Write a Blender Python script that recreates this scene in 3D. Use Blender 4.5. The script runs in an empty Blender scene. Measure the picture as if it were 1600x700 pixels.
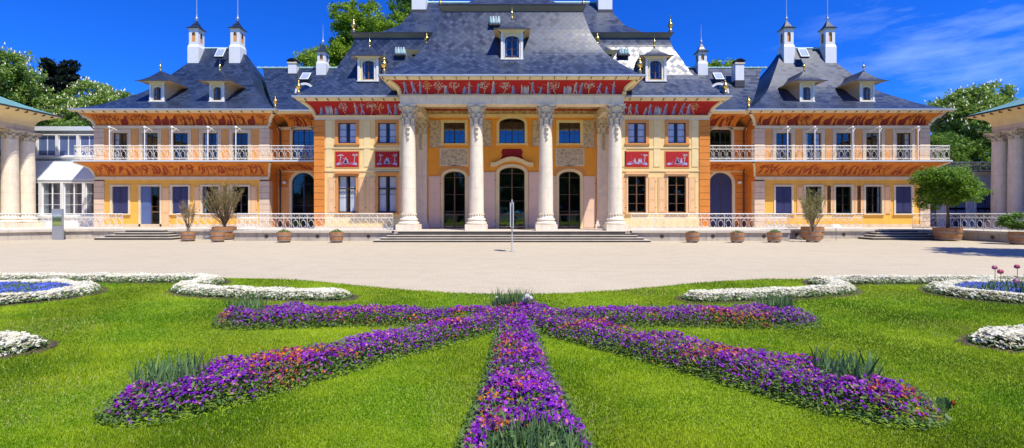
import bpy, math, random
import numpy as np
from mathutils import Vector, Matrix
from mathutils.geometry import tessellate_polygon
random.seed(7); rng = np.random.default_rng(7)
S = bpy.context.scene
COL = S.collection
PI = math.pi
R = math.radians

# ------------------------------------------------------------------ materials
M = {}
def nodes(name):
    m = bpy.data.materials.new(name); m.use_nodes = True
    nt = m.node_tree; b = nt.nodes['Principled BSDF']
    return m, nt, b
def ramp(nt, fac, stops):
    r = nt.nodes.new('ShaderNodeValToRGB')
    el = r.color_ramp.elements
    while len(el) < len(stops): el.new(0.5)
    for e, (p, c) in zip(el, stops):
        e.position = p; e.color = (*c, 1)
    nt.links.new(fac, r.inputs[0]); return r.outputs[0]
def noise(nt, vec, scale, detail=4, rough=.55):
    n = nt.nodes.new('ShaderNodeTexNoise'); n.inputs['Scale'].default_value = scale
    n.inputs['Detail'].default_value = detail; n.inputs['Roughness'].default_value = rough
    if vec is not None: nt.links.new(vec, n.inputs['Vector'])
    return n.outputs['Fac']
def mix(nt, fac, a, b, mode='MIX'):
    x = nt.nodes.new('ShaderNodeMix'); x.data_type = 'RGBA'; x.blend_type = mode
    for s, v in ((x.inputs[0], fac), (x.inputs[6], a), (x.inputs[7], b)):
        if hasattr(v, 'is_linked'): nt.links.new(v, s)
        elif isinstance(v, (int, float)): s.default_value = v
        else: s.default_value = (*v, 1)
    return x.outputs[2]
def bump(nt, b, h, strength=.3, dist=.02):
    bp = nt.nodes.new('ShaderNodeBump'); bp.inputs['Strength'].default_value = strength
    bp.inputs['Distance'].default_value = dist
    nt.links.new(h, bp.inputs['Height']); nt.links.new(bp.outputs[0], b.inputs['Normal'])
def wpos(nt):
    return nt.nodes.new('ShaderNodeNewGeometry').outputs['Position']
def sc(c, f): return tuple(max(0, min(1, v*f)) for v in c)
def mat(name, c, rough=.8, var=.12, scale=1.2, metal=0, bmp=.15, spec=.4, stain=0):
    m, nt, b = nodes(name)
    p = wpos(nt)
    n1 = noise(nt, p, scale, 5); n2 = noise(nt, p, scale*14, 3)
    col = ramp(nt, n1, [(.3, sc(c, 1-var)), (.7, sc(c, 1+var))])
    col = mix(nt, .35, col, ramp(nt, n2, [(.3, sc(c, 1-var*1.6)), (.7, sc(c, 1+var))]))
    if stain:
        mp = nt.nodes.new('ShaderNodeMapping'); mp.inputs['Scale'].default_value = (3.5, 3.5, .5)
        nt.links.new(p, mp.inputs['Vector'])
        n3 = noise(nt, mp.outputs[0], 1.3, 6, .65)
        f = ramp(nt, n3, [(.5, (0, 0, 0)), (.72, (stain,)*3)])
        col = mix(nt, f, col, sc((.16, .14, .11), 1))
    nt.links.new(col, b.inputs['Base Color'])
    b.inputs['Roughness'].default_value = rough; b.inputs['Metallic'].default_value = metal
    b.inputs['Specular IOR Level'].default_value = spec
    if bmp: bump(nt, b, n2, bmp, .01)
    M[name] = m; return m

mat('cream', (.88, .63, .27), stain=.09)
mat('cream_light', (.86, .67, .34), stain=.08)
mat('ochre', (.90, .47, .075), stain=.10)
mat('portal_ochre', (.92, .36, .035), stain=.06)
mat('orange', (.72, .25, .04), stain=.10)
mat('orange_panel', (.78, .36, .10))
mat('peach', (.84, .53, .27), var=.06)
mat('pink_leaf', (.84, .58, .42), var=.05)
mat('stone', (.70, .56, .38), stain=.25, bmp=.35)
mat('column_stone', (.85, .74, .56), stain=.22, bmp=.35, scale=2.4, var=.12)
mat('carved', (.66, .57, .42), var=.3, scale=6, bmp=.6)
mat('quoin', (.74, .56, .40), stain=.18)
mat('plinth_stone', (.50, .44, .35), stain=.55, var=.25, bmp=.5)
mat('riser_stone_shade', (.13, .115, .09), stain=.4, var=.3, bmp=.5)  # risers coloured dark to stand in for shade under the nosings
mat('twig', (.26, .19, .11), var=.3, scale=5)
mat('step_stone', (.58, .52, .42), stain=.25, bmp=.4)
mat('groove', (.12, .08, .05), var=.05, bmp=0)
mat('white_paint', (.80, .79, .76), rough=.5, var=.05, stain=.08)
mat('white_grey', (.62, .67, .72), rough=.6, var=.06, stain=.05)
mat('blue_shutter', (.035, .042, .13), rough=.5, var=.1, bmp=.05)
mat('blue_door', (.10, .15, .32), rough=.5, var=.1, bmp=.05)
mat('dark_wood', (.045, .03, .022), rough=.45, var=.2)
mat('brown_wood_and_shade', (.16, .08, .04), rough=.5, var=.2)
mat('frame_orange', (.68, .30, .09), var=.12)
mat('frieze_red', (.40, .012, .014), var=.14, scale=3)
mat('frieze_orange', (.66, .21, .03), var=.25, scale=2.2)
mat('paint_dark_red', (.22, .02, .012), var=.3, scale=5, bmp=0)
mat('paint_fold', (.16, .17, .36), var=.25, scale=7, bmp=0)
mat('paint_brown_red', (.34, .05, .018), var=.3, scale=5, bmp=0)
mat('paint_blue', (.27, .32, .50), var=.25, scale=7, bmp=0)
mat('paint_pale', (.50, .45, .46), var=.25, scale=7, bmp=0)
mat('paint_tan', (.62, .34, .17), var=.25, scale=7, bmp=0)
mat('paint_violet', (.38, .36, .62), var=.25, scale=7, bmp=0)
mat('red_cloth', (.28, .008, .012), var=.1)
mat('soffit', (.76, .64, .44), stain=.12)
mat('fascia_shade', (.24, .20, .15))  # beige band coloured dark in place of shade under the overhang
mat('interior_dark', (.02, .016, .013), var=.1, bmp=0)  # near-black sheets stand in for the dark of unlit rooms
mat('curtain', (.80, .82, .86), var=.06, bmp=0)
mat('gutter', (.46, .50, .54), rough=.4, metal=.3)
mat('lead', (.06, .055, .06), rough=.55)
mat('gold', (.85, .55, .16), rough=.28, metal=1, var=.12, bmp=0)
mat('copper_hatch', (.42, .62, .58), rough=.6)
mat('silver', (.65, .67, .70), rough=.35, metal=.8)
mat('iron_white', (.86, .84, .78), rough=.5, var=.08)
mat('barrel', (.42, .20, .085), rough=.7, var=.35, scale=6)
mat('barrel_dark', (.10, .06, .035), rough=.7, var=.3, scale=6)
mat('hoop', (.34, .30, .26), rough=.5, metal=.5)
mat('soil', (.17, .12, .085), rough=.95, var=.35, scale=7, bmp=.8)
mat('bark', (.13, .09, .06), rough=.9, var=.3, scale=5, bmp=.6)
mat('sign_grey', (.30, .31, .33), rough=.45, var=.05)
mat('sign_light', (.60, .62, .63), rough=.35, metal=.3, var=.05)
mat('hill_green', (.05, .09, .02), rough=.9, var=.3, scale=.2)

def painted(name, base, ink, scale=5.0, lo=.52, hi=.57):
    m, nt, b = nodes(name); p = wpos(nt)
    n = noise(nt, p, scale, 6, .62); n2 = noise(nt, p, 1.5, 3)
    col = mix(nt, ramp(nt, n, [(lo, (0, 0, 0)), (hi, (1, 1, 1))]), base, ink)
    col = mix(nt, ramp(nt, n2, [(.3, (0, 0, 0)), (.8, (.35,)*3)]), col, sc(base, .7))
    nt.links.new(col, b.inputs['Base Color']); b.inputs['Roughness'].default_value = .85
    M[name] = m
painted('grisaille', (.66, .52, .32), (.34, .27, .20), 4.5, .47, .60)
painted('frieze_tan', (.66, .47, .22), (.30, .20, .10), 3.5, .45, .58)

def slate(name, c, w=.30, h=.20, rot=0, rough=.37):
    m, nt, b = nodes(name)
    uv = nt.nodes.new('ShaderNodeTexCoord').outputs['UV']
    mp = nt.nodes.new('ShaderNodeMapping'); mp.inputs['Rotation'].default_value = (0, 0, rot)
    nt.links.new(uv, mp.inputs['Vector'])
    def brick(mort):
        br = nt.nodes.new('ShaderNodeTexBrick'); br.offset = .5 if rot == 0 else 0
        br.inputs['Scale'].default_value = 1; br.inputs['Brick Width'].default_value = w
        br.inputs['Row Height'].default_value = h; br.inputs['Mortar Size'].default_value = mort
        br.inputs['Mortar Smooth'].default_value = .3; nt.links.new(mp.outputs[0], br.inputs['Vector']); return br
    br = brick(.022)
    br.inputs['Color1'].default_value = (*sc(c, .6), 1); br.inputs['Color2'].default_value = (*sc(c, 1.75), 1)
    br.inputs['Mortar'].default_value = (*sc(c, .15), 1)
    p = wpos(nt); n = noise(nt, p, .6, 6, .6); n2 = noise(nt, p, 5, 4)
    mp2 = nt.nodes.new('ShaderNodeMapping'); mp2.inputs['Scale'].default_value = (2.5, 2.5, .4); nt.links.new(p, mp2.inputs['Vector'])
    n3 = noise(nt, mp2.outputs[0], 1.2, 5, .6)
    col = mix(nt, ramp(nt, n, [(.35, (0, 0, 0)), (.7, (.6,)*3)]), br.outputs['Color'], sc((c[0]*1.7, c[1]*1.55, c[2]*1.25), 1))
    col = mix(nt, ramp(nt, n2, [(.55, (0, 0, 0)), (.75, (.5,)*3)]), col, sc(c, 2.2))
    col = mix(nt, ramp(nt, n3, [(.58, (0, 0, 0)), (.78, (.25,)*3)]), col, (.10, .10, .085))
    nt.links.new(col, b.inputs['Base Color'])
    b2 = brick(.012); b2.inputs['Color1'].default_value = (0, 0, 0, 1); b2.inputs['Color2'].default_value = (1, 1, 1, 1); b2.inputs['Mortar'].default_value = (.9, .9, .9, 1)
    rr = nt.nodes.new('ShaderNodeMapRange'); rr.inputs[3].default_value = rough-.06; rr.inputs[4].default_value = rough+.14
    nt.links.new(b2.outputs['Color'], rr.inputs[0]); nt.links.new(rr.outputs[0], b.inputs['Roughness'])
    b.inputs['Specular IOR Level'].default_value = .42
    bump(nt, b, br.outputs['Color'], .6, .02)
    M[name] = m
slate('slate', (.015, .027, .062), .42, .28)
slate('slate_scale', (.018, .032, .074), .29, .29, R(45), .36)
slate('slate_small', (.016, .027, .058), .2, .14)
m, nt, b = nodes('green_roof')
uv = nt.nodes.new('ShaderNodeTexCoord').outputs['UV']
wv = nt.nodes.new('ShaderNodeTexWave'); wv.inputs['Scale'].default_value = .55; nt.links.new(uv, wv.inputs['Vector'])
col = mix(nt, ramp(nt, wv.outputs['Fac'], [(.9, (0, 0, 0)), (.97, (1, 1, 1))]), mix(nt, noise(nt, wpos(nt), 1.5), (.10, .26, .25), (.22, .42, .38)), (.05, .13, .13))
nt.links.new(col, b.inputs['Base Color']); b.inputs['Roughness'].default_value = .5; M['green_roof'] = m

def glass(name, tint, refl, ior=1.9):
    m = bpy.data.materials.new(name); m.use_nodes = True; nt = m.node_tree
    nt.nodes.remove(nt.nodes['Principled BSDF']); out = nt.nodes['Material Output']
    tr = nt.nodes.new('ShaderNodeBsdfTransparent'); tr.inputs[0].default_value = (*tint, 1)
    gl = nt.nodes.new('ShaderNodeBsdfGlossy'); gl.inputs['Roughness'].default_value = .03
    gl.inputs[0].default_value = (.9, .93, 1, 1)
    bp = nt.nodes.new('ShaderNodeBump'); bp.inputs['Strength'].default_value = .06; bp.inputs['Distance'].default_value = .05
    nt.links.new(noise(nt, wpos(nt), 1.3, 2), bp.inputs['Height']); nt.links.new(bp.outputs[0], gl.inputs['Normal'])
    lw = nt.nodes.new('ShaderNodeLayerWeight'); pw = nt.nodes.new('ShaderNodeMath'); pw.operation = 'POWER'; pw.inputs[1].default_value = 5
    nt.links.new(lw.outputs['Facing'], pw.inputs[0])
    ad = nt.nodes.new('ShaderNodeMath'); ad.operation = 'MULTIPLY_ADD'; ad.inputs[1].default_value = .8; ad.inputs[2].default_value = refl; ad.use_clamp = True
    nt.links.new(pw.outputs[0], ad.inputs[0])
    mx = nt.nodes.new('ShaderNodeMixShader'); nt.links.new(ad.outputs[0], mx.inputs[0])
    nt.links.new(tr.outputs[0], mx.inputs[1]); nt.links.new(gl.outputs[0], mx.inputs[2])
    nt.links.new(mx.outputs[0], out.inputs[0]); M[name] = m
glass('glass', (.55, .6, .65), .08)
glass('glass_clear', (.86, .88, .90), .07)
glass('glass_sky', (.5, .53, .55), .16)
glass('glass_blue', (.75, .78, .82), .10)

def attr_mat(name, rough=.7, transl=0.0, spec=.3):
    m, nt, b = nodes(name)
    a = nt.nodes.new('ShaderNodeAttribute'); a.attribute_name = 'Col'
    nt.links.new(a.outputs['Color'], b.inputs['Base Color']); b.inputs['Roughness'].default_value = rough
    b.inputs['Specular IOR Level'].default_value = spec
    if transl:
        out = nt.nodes['Material Output']; t = nt.nodes.new('ShaderNodeBsdfTranslucent')
        nt.links.new(a.outputs['Color'], t.inputs[0])
        mx = nt.nodes.new('ShaderNodeMixShader'); mx.inputs[0].default_value = transl
        nt.links.new(b.outputs[0], mx.inputs[1]); nt.links.new(t.outputs[0], mx.inputs[2]); nt.links.new(mx.outputs[0], out.inputs[0])
    M[name] = m
attr_mat('petal', .6, .3, .2)
attr_mat('leaf', .5, .45, .3)
attr_mat('blade', .55, .3, .3)

# gravel
m, nt, b = nodes('gravel'); p = wpos(nt)
n1 = noise(nt, p, .12, 5); n2 = noise(nt, p, 22, 3, .7); n3 = noise(nt, p, 1.4, 5)
vo = nt.nodes.new('ShaderNodeTexVoronoi'); vo.inputs['Scale'].default_value = 38; nt.links.new(p, vo.inputs['Vector'])
col = ramp(nt, n1, [(.3, (.46, .39, .265)), (.7, (.545, .465, .325))])
col = mix(nt, .5, col, ramp(nt, n2, [(.3, (.24, .20, .13)), (.7, (.70, .61, .44))]))
col = mix(nt, ramp(nt, n3, [(.45, (0, 0, 0)), (.75, (.3,)*3)]), col, (.34, .28, .19))
mpg = nt.nodes.new('ShaderNodeMapping'); mpg.inputs['Scale'].default_value = (.12, 1.6, 1); mpg.inputs['Rotation'].default_value = (0, 0, R(4)); nt.links.new(p, mpg.inputs['Vector'])
col = mix(nt, ramp(nt, noise(nt, mpg.outputs[0], 2.2, 6, .65), [(.5, (0, 0, 0)), (.72, (.35,)*3)]), col, (.36, .30, .20))
nt.links.new(col, b.inputs['Base Color']); b.inputs['Roughness'].default_value = .95
bump(nt, b, vo.outputs['Distance'], .5, .015); M['gravel'] = m
# lawn
m, nt, b = nodes('lawn'); p = wpos(nt)
mp = nt.nodes.new('ShaderNodeMapping'); mp.inputs['Rotation'].default_value = (0, 0, R(64)); nt.links.new(p, mp.inputs['Vector'])
wv = nt.nodes.new('ShaderNodeTexWave'); wv.inputs['Scale'].default_value = .42; wv.inputs['Distortion'].default_value = 1.6
wv.inputs['Detail'].default_value = 2; nt.links.new(mp.outputs[0], wv.inputs['Vector'])
n1 = noise(nt, p, .9, 5); n2 = noise(nt, p, 34, 4, .75); n4 = noise(nt, p, 9, 4)
col = ramp(nt, n1, [(.3, (.16, .29, .006)), (.7, (.31, .42, .012))])
col = mix(nt, ramp(nt, wv.outputs['Fac'], [(.3, (0, 0, 0)), (.8, (.35,)*3)]), col, (.26, .38, .02))
col = mix(nt, .5, col, ramp(nt, n2, [(.28, (.05, .11, .003)), (.5, (.16, .28, .008)), (.72, (.38, .50, .04))]))
col = mix(nt, ramp(nt, n4, [(.55, (0, 0, 0)), (.8, (.4,)*3)]), col, (.22, .27, .04))
nt.links.new(col, b.inputs['Base Color']); b.inputs['Roughness'].default_value = .8; b.inputs['Specular IOR Level'].default_value = .2
bump(nt, b, n2, .8, .03); M['lawn'] = m
# info board picture
m, nt, b = nodes('picture_print'); p = nt.nodes.new('ShaderNodeTexCoord').outputs['UV']
sx = nt.nodes.new('ShaderNodeSeparateXYZ'); nt.links.new(p, sx.inputs[0])
ad = nt.nodes.new('ShaderNodeMath'); ad.operation = 'MULTIPLY_ADD'; ad.inputs[1].default_value = .25
nt.links.new(noise(nt, p, 4, 4), ad.inputs[0]); nt.links.new(sx.outputs[1], ad.inputs[2])
c_ = ramp(nt, ad.outputs[0], [(.1, (.16, .22, .06)), (.3, (.30, .38, .10)), (.5, (.05, .09, .04)), (.68, (.10, .16, .10)), (.8, (.45, .50, .52)), (.98, (.25, .33, .42))])
nt.links.new(c_, b.inputs['Base Color']); b.inputs['Roughness'].default_value = .3; M['picture_print'] = m

# ------------------------------------------------------------------ mesh helpers
ORG = {}
def origin(o): return ORG.get(o.name, Vector((0, 0, 0))) if o else Vector((0, 0, 0))
def tag(o, label=None, cat=None, group=None, kind=None):
    if label: o['label'] = label
    if cat: o['category'] = cat
    if group: o['group'] = group
    if kind: o['kind'] = kind
    return o
def empty(name, loc, parent=None):
    o = bpy.data.objects.new(name, None); COL.objects.link(o); o.empty_display_size = .3
    o.location = Vector(loc) - origin(parent); o.parent = parent; ORG[o.name] = Vector(loc); return o
class MB:
    def __init__(s): s.v = []; s.f = []; s.mi = []; s.uv = []; s.mats = []; s.sm = []
    def mat(s, name):
        if name not in s.mats: s.mats.append(name)
        return s.mats.index(name)
    def face(s, pts, m, uv=None, smooth=False):
        b = len(s.v); s.v += [tuple(p) for p in pts]; s.f.append(tuple(range(b, b+len(pts))))
        s.mi.append(s.mat(m)); s.uv.append(uv); s.sm.append(smooth)
    def grid(s, rows, m, close=False, smooth=True, uvs=None):
        b = len(s.v); n = len(rows[0]); k = s.mat(m)
        for r in rows: s.v += [tuple(p) for p in r]
        for i in range(len(rows)-1):
            for j in range(n if close else n-1):
                j2 = (j+1) % n
                s.f.append((b+i*n+j, b+i*n+j2, b+(i+1)*n+j2, b+(i+1)*n+j)); s.mi.append(k); s.sm.append(smooth)
                s.uv.append(None if uvs is None else (uvs[i][j], uvs[i][j2], uvs[i+1][j2], uvs[i+1][j]))
    def box(s, x0, x1, y0, y1, z0, z1, m):
        if x0 > x1: x0, x1 = x1, x0
        if y0 > y1: y0, y1 = y1, y0
        b = len(s.v); k = s.mat(m)
        s.v += [(x, y, z) for z in (z0, z1) for x, y in ((x0, y0), (x1, y0), (x1, y1), (x0, y1))]
        for f in ((0, 3, 2, 1), (4, 5, 6, 7), (0, 1, 5, 4), (1, 2, 6, 5), (2, 3, 7, 6), (3, 0, 4, 7)):
            s.f.append(tuple(b+i for i in f)); s.mi.append(k); s.uv.append(None); s.sm.append(False)
    def tube(s, pts, r, m, n=6, closed=False):
        rows = []; P = [Vector(p) for p in pts]; L = len(P)
        rs = r if isinstance(r, (list, tuple)) else [r]*L
        for i, p in enumerate(P):
            t = (P[(i+1) % L]-P[i-1]) if closed else (P[min(i+1, L-1)]-P[max(i-1, 0)])
            t.normalize()
            a = Vector((0, 0, 1)) if abs(t.z) < .9 else Vector((1, 0, 0))
            u = t.cross(a).normalized(); w = t.cross(u)
            rows.append([p+(u*math.cos(k*2*PI/n)+w*math.sin(k*2*PI/n))*rs[i] for k in range(n)])
        if closed: rows.append(rows[0])
        s.grid(rows, m, close=True)
    def lathe(s, prof, cx, cy, m, n=20, smooth=True, flute=0):
        rows = []
        for r, z in prof:
            rows.append([(cx+r*math.cos(k*2*PI/n), cy+r*math.sin(k*2*PI/n), z) for k in range(n)])
        s.grid(rows, m, close=True, smooth=smooth)
    gap = None
    def ring(s, x0, x1, y0, y1, a, bz, m, u0=0, v0=0, dv=None, smooth=False, sides=(0, 1, 2, 3)):
        """a,bz: (inset,z) pairs (inset may be an (ix,iy) pair); faces between two rectangles"""
        def rect(q):
            i, z = q; ix, iy = i if isinstance(i, tuple) else (i, i)
            return [(x0+ix, y0+iy, z), (x1-ix, y0+iy, z), (x1-ix, y1-iy, z), (x0+ix, y1-iy, z)]
        A = rect(a); B = rect(bz)
        for k in sides:
            j = (k+1) % 4; ax = 0 if k in (0, 2) else 1
            d = (Vector(B[k])-Vector(A[k])); h = abs(d[1-ax]); L = math.hypot(h, d[2])
            if dv is not None: L = dv
            if s.gap and k == 0:
                g = s.gap
                s.face([A[0], (-g, A[0][1], A[0][2]), (-g, B[0][1], B[0][2]), B[0]], m); s.face([(g, A[1][1], A[1][2]), A[1], B[1], (g, B[1][1], B[1][2])], m); continue
            uv = [(A[k][ax], v0), (A[j][ax], v0), (B[j][ax], v0+L), (B[k][ax], v0+L)]
            s.face([A[k], A[j], B[j], B[k]], m, uv, smooth)
        return L
    def hip(s, x0, x1, y0, y1, prof, m, sub=4, cap=None):
        # smooth concave profile through points
        P = smooth_profile(prof, sub); v = 0
        for a, b in zip(P[:-1], P[1:]):
            v += s.ring(x0, x1, y0, y1, a, b, m, v0=v)
        if cap:
            i, z = P[-1]; s.face([(x0+i, y0+i, z), (x1-i, y0+i, z), (x1-i, y1-i, z), (x0+i, y1-i, z)], cap)
        return P
    def poly(s, outer, holes, y, m):
        """wall in the XZ plane at y, outlines are lists of (x,z)"""
        loops = [[Vector((x, z, 0)) for x, z in outer]]+[[Vector((x, z, 0)) for x, z in h] for h in holes]
        flat = [p for l in loops for p in l]
        for t in tessellate_polygon(loops):
            s.face([(flat[i].x, y, flat[i].y) for i in t], m)
    def build(s, name, parent=None, org=None):
        me = bpy.data.meshes.new(name)
        V = np.array(s.v, dtype=np.float64).reshape(-1, 3)
        if org is None:
            lo, hi = V.min(0), V.max(0); org = ((lo[0]+hi[0])/2, (lo[1]+hi[1])/2, lo[2])
        org = Vector(org)
        me.from_pydata([tuple(p) for p in (V-np.array(org))], [], s.f)
        for mname in s.mats: me.materials.append(M[mname])
        me.polygons.foreach_set('material_index', s.mi)
        me.polygons.foreach_set('use_smooth', s.sm)
        if any(u is not None for u in s.uv):
            uvl = me.uv_layers.new(name='UVMap'); d = []
            for f, u in zip(s.f, s.uv):
                if u is None: d += [0.0, 0.0]*len(f)
                else:
                    for q in u: d += [q[0], q[1]]
            uvl.data.foreach_set('uv', d)
        o = bpy.data.objects.new(name, me); COL.objects.link(o)
        o.location = org-origin(parent); o.parent = parent; ORG[o.name] = org
        return o
def smooth_profile(p, sub):
    out = []
    n = len(p)
    for i in range(n-1):
        p0 = p[max(i-1, 0)]; p1 = p[i]; p2 = p[i+1]; p3 = p[min(i+2, n-1)]
        for k in range(sub):
            t = k/sub
            q = []
            for a, b, c, d in zip(p0, p1, p2, p3):
                q.append(.5*((2*b)+(-a+c)*t+(2*a-5*b+4*c-d)*t*t+(-a+3*b-3*c+d)*t**3))
            out.append(tuple(q))
    out.append(tuple(p[-1])); return out
def prof_at(P, i):
    for (a, za), (b, zb) in zip(P[:-1], P[1:]):
        if a <= i <= b: return za+(zb-za)*(i-a)/max(b-a, 1e-6)
    return P[-1][1]
CACHE = {}
def copy_tree(o, parent):
    c = o.copy(); COL.objects.link(c); c.parent = parent
    for ch in o.children: copy_tree(ch, c)
    return c
def inst(key, builder, pos, parent, rz=0, sx=1):
    if key not in CACHE:
        o = builder(); CACHE[key] = o; o.parent = parent
    else:
        o = copy_tree(CACHE[key], parent)
        for k in ('label', 'group'):
            if k in o.keys(): del o[k]
    o.location = Vector(pos)-origin(parent); o.rotation_euler = (0, 0, rz); o.scale = (sx, 1, 1)
    ORG[o.name] = Vector(pos)
    return o
def np_mesh(name, V, F, mats, parent=None, cols=None, smooth=False, midx=None):
    """V (n,3) float, F (m,3|4) int, cols (n,3) per vertex"""
    k = F.shape[1]
    lo, hi = V.min(0), V.max(0); org = Vector(((lo[0]+hi[0])/2, (lo[1]+hi[1])/2, lo[2]))
    me = bpy.data.meshes.new(name)
    me.vertices.add(len(V)); me.vertices.foreach_set('co', (V-np.array(org)).astype(np.float32).ravel())
    me.loops.add(F.size); me.loops.foreach_set('vertex_index', F.astype(np.int32).ravel())
    me.polygons.add(len(F)); me.polygons.foreach_set('loop_start', np.arange(0, F.size, k, dtype=np.int32))
    me.polygons.foreach_set('loop_total', np.full(len(F), k, dtype=np.int32))
    if smooth: me.polygons.foreach_set('use_smooth', np.ones(len(F), dtype=bool))
    for mname in mats: me.materials.append(M[mname])
    if midx is not None: me.polygons.foreach_set('material_index', midx.astype(np.int32))
    if cols is not None:
        a = me.color_attributes.new('Col', 'FLOAT_COLOR', 'POINT')
        a.data.foreach_set('color', np.concatenate([cols, np.ones((len(cols), 1))], 1).astype(np.float32).ravel())
    me.update(); me.validate()
    o = bpy.data.objects.new(name, me); COL.objects.link(o)
    o.location = org-origin(parent); o.parent = parent; ORG[o.name] = org
    return o

# ------------------------------------------------------------------ openings
def outline(w, h, rise=0, off=0, n=10, cx=0, z0=0):
    """opening outline (x,z) from bottom left up round to bottom right"""
    hw = w/2+off
    pts = [(cx-hw, z0)]
    if rise <= 0: pts += [(cx-hw, z0+h+off), (cx+hw, z0+h+off)]
    else:
        zs = h-rise
        for k in range(n+1):
            a = PI-PI*k/n
            pts.append((cx+hw*math.cos(a), z0+zs+(rise+off)*math.sin(a)**.9 if 0 < k < n else z0+zs))
    pts.append((cx+hw, z0)); return pts
def window_obj(w, h, rise=0, cols=2, rows=3, sur=.16, smat='stone', sash='dark_wood', gl='glass_sky',
               curtain=0, sill=True, name='window', proud=.05, fill=None, rail=None, hood=False, reveal=.2):
    b = MB()
    I = outline(w, h, rise); O = outline(w, h, rise, sur)
    zb = -sur if sill else 0
    O[0] = (O[0][0], zb); O[-1] = (O[-1][0], zb)
    for (a, a2), (c, c2) in zip(zip(I[:-1], I[1:]), zip(O[:-1], O[1:])):
        b.face([(a[0], -proud, a[1]), (a2[0], -proud, a2[1]), (c2[0], -proud, c2[1]), (c[0], -proud, c[1])], smat)
        b.face([(c[0], -proud, c[1]), (c2[0], -proud, c2[1]), (c2[0], .03, c2[1]), (c[0], .03, c[1])], smat)
        b.face([(a[0], -proud, a[1]), (a2[0], -proud, a2[1]), (a2[0], reveal, a2[1]), (a[0], reveal, a[1])], smat)
    if sill:
        b.box(-w/2-sur-.05, w/2+sur+.05, -proud-.07, .02, -.10, -.002, smat)
    if hood:
        b.box(-w/2-sur-.08, w/2+sur+.08, -proud-.12, .02, h+sur+.002, h+sur+.10, smat)
    o = b.build(name, None, (0, 0, 0))
    if fill:   # closed leaves
        f = MB(); y = .06
        f.poly(outline(w, h, rise, -.01), [], y, fill)
        for x in (0,): f.box(x-.012, x+.012, y-.02, y-.002, .02, h-max(rise*.1, .02), 'groove')
        for x0, x1 in ((-w/2+.07, -.07), (.07, w/2-.07)):
            for z0, z1 in ((.1, (h-rise)*.47), ((h-rise)*.53, (h-rise)-.08)):
                f.box(x0, x1, y-.025, y-.002, z0, z1, fill)
        f.build('shutter', o, (0, 0, 0)); return o
    s = MB(); t = .05; ys = .10
    ho = h-rise*.15
    for x0, x1 in ((-w/2, -w/2+t), (w/2-t, w/2)): s.box(x0, x1, ys, ys+.05, 0, h-rise, sash)
    s.box(-w/2, w/2, ys, ys+.05, 0, t+.03, sash)
    if rise:
        A = outline(w, h, rise, -.001)[1:-1]; B = outline(w, h, rise, -t)[1:-1]
        for (a, a2), (c, c2) in zip(zip(A[:-1], A[1:]), zip(B[:-1], B[1:])):
            s.face([(a[0], ys, a[1]), (a2[0], ys, a2[1]), (c2[0], ys, c2[1]), (c[0], ys, c[1])], sash)
    else: s.box(-w/2, w/2, ys, ys+.05, h-t, h, sash)
    s.box(-.04, .04, ys-.012, ys+.04, 0, ho, sash)
    for c in range(1, cols):
        x = -w/2+w*c/cols
        if abs(x) > .05: s.box(x-.015, x+.015, ys+.01, ys+.035, 0, ho-rise*.25*(abs(x)/(w/2))**2*2, sash)
    hh = h-rise if rise else h
    zr = [hh*k/rows for k in range(1, rows)]
    if rise: zr.append(hh)
    for z in zr: s.box(-w/2+.01, w/2-.01, ys+.012, ys+.037, z-.015, z+.015, sash)
    if rail: s.box(-w/2, w/2, ys-.008, ys+.045, rail-.05, rail+.05, sash)
    s.build('sash', o, (0, 0, 0))
    g = MB(); g.poly(outline(w, h, rise, -.01), [], ys+.03, gl); g.build('pane', o, (0, 0, 0))
    if curtain:
        for sx in (-1, 1):
            c = MB(); n = 15; xa, xb = (w/2*.99, w/2*(1-curtain))
            rows_ = [[(sx*(xa+(xb-xa)*k/(n-1)), .22+.03*math.sin(k*1.9), z) for k in range(n)] for z in (.02, h-.03)]
            c.grid(rows_, 'curtain'); c.build('curtain', o, (0, 0, 0))
    return o
def leaf_obj(w, h, m, panels=3, arch=0):
    """an opened shutter leaf lying against the wall, from x=0 to w"""
    b = MB(); b.box(0, w, -.05, -.004, 0, h, m)
    e = .07
    for k in range(panels):
        z0 = e+(h-e)/panels*k; z1 = e+(h-e)/panels*(k+1)-e
        for q in (((e, z0), (w-e, z0+.018)), ((e, z1-.018), (w-e, z1)), ((e, z0), (e+.018, z1)), ((w-e-.018, z0), (w-e, z1))):
            b.box(q[0][0], q[1][0], -.054, -.051, q[0][1], q[1][1], 'stone' if m != 'peach' else 'frame_orange')
    if arch:
        b.face([(0, -.05, h), (w, -.05, h), (w, -.05, h+arch)], m); b.face([(0, -.004, h), (w, -.004, h), (w, -.004, h+arch)], m)
        b.face([(0, -.05, h), (w, -.05, h+arch), (w, -.004, h+arch), (0, -.004, h)], m)
    for z in (h*.12, h*.85): b.box(w-.03, w+.02, -.062, -.051, z, z+.06, 'lead')
    return b.build('shutter', None, (0, 0, 0))

def finial_obj(h=1.2, mt='gold', spike=True):
    b = MB()
    b.lathe([(.13, 0), (.15, .06), (.07, .12), (.06, .2), (.12, .24), (.2, .36), (.22, .45), (.17, .56), (.07, .66), (.05, .72), (.09, .76), (.04, .82), (.03, 1.0), (.05, 1.03), (.008, 1.2)], 0, 0, mt, 12)
    b.lathe([(.16, -.25), (.16, -.02), (.1, .03)], 0, 0, 'lead', 8)
    o = b.build('finial', None, (0, 0, 0)); return o
def finial(pos, parent, s=1.0):
    o = inst('finial', finial_obj, pos, parent); o.scale = (s, s, s); return o

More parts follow.
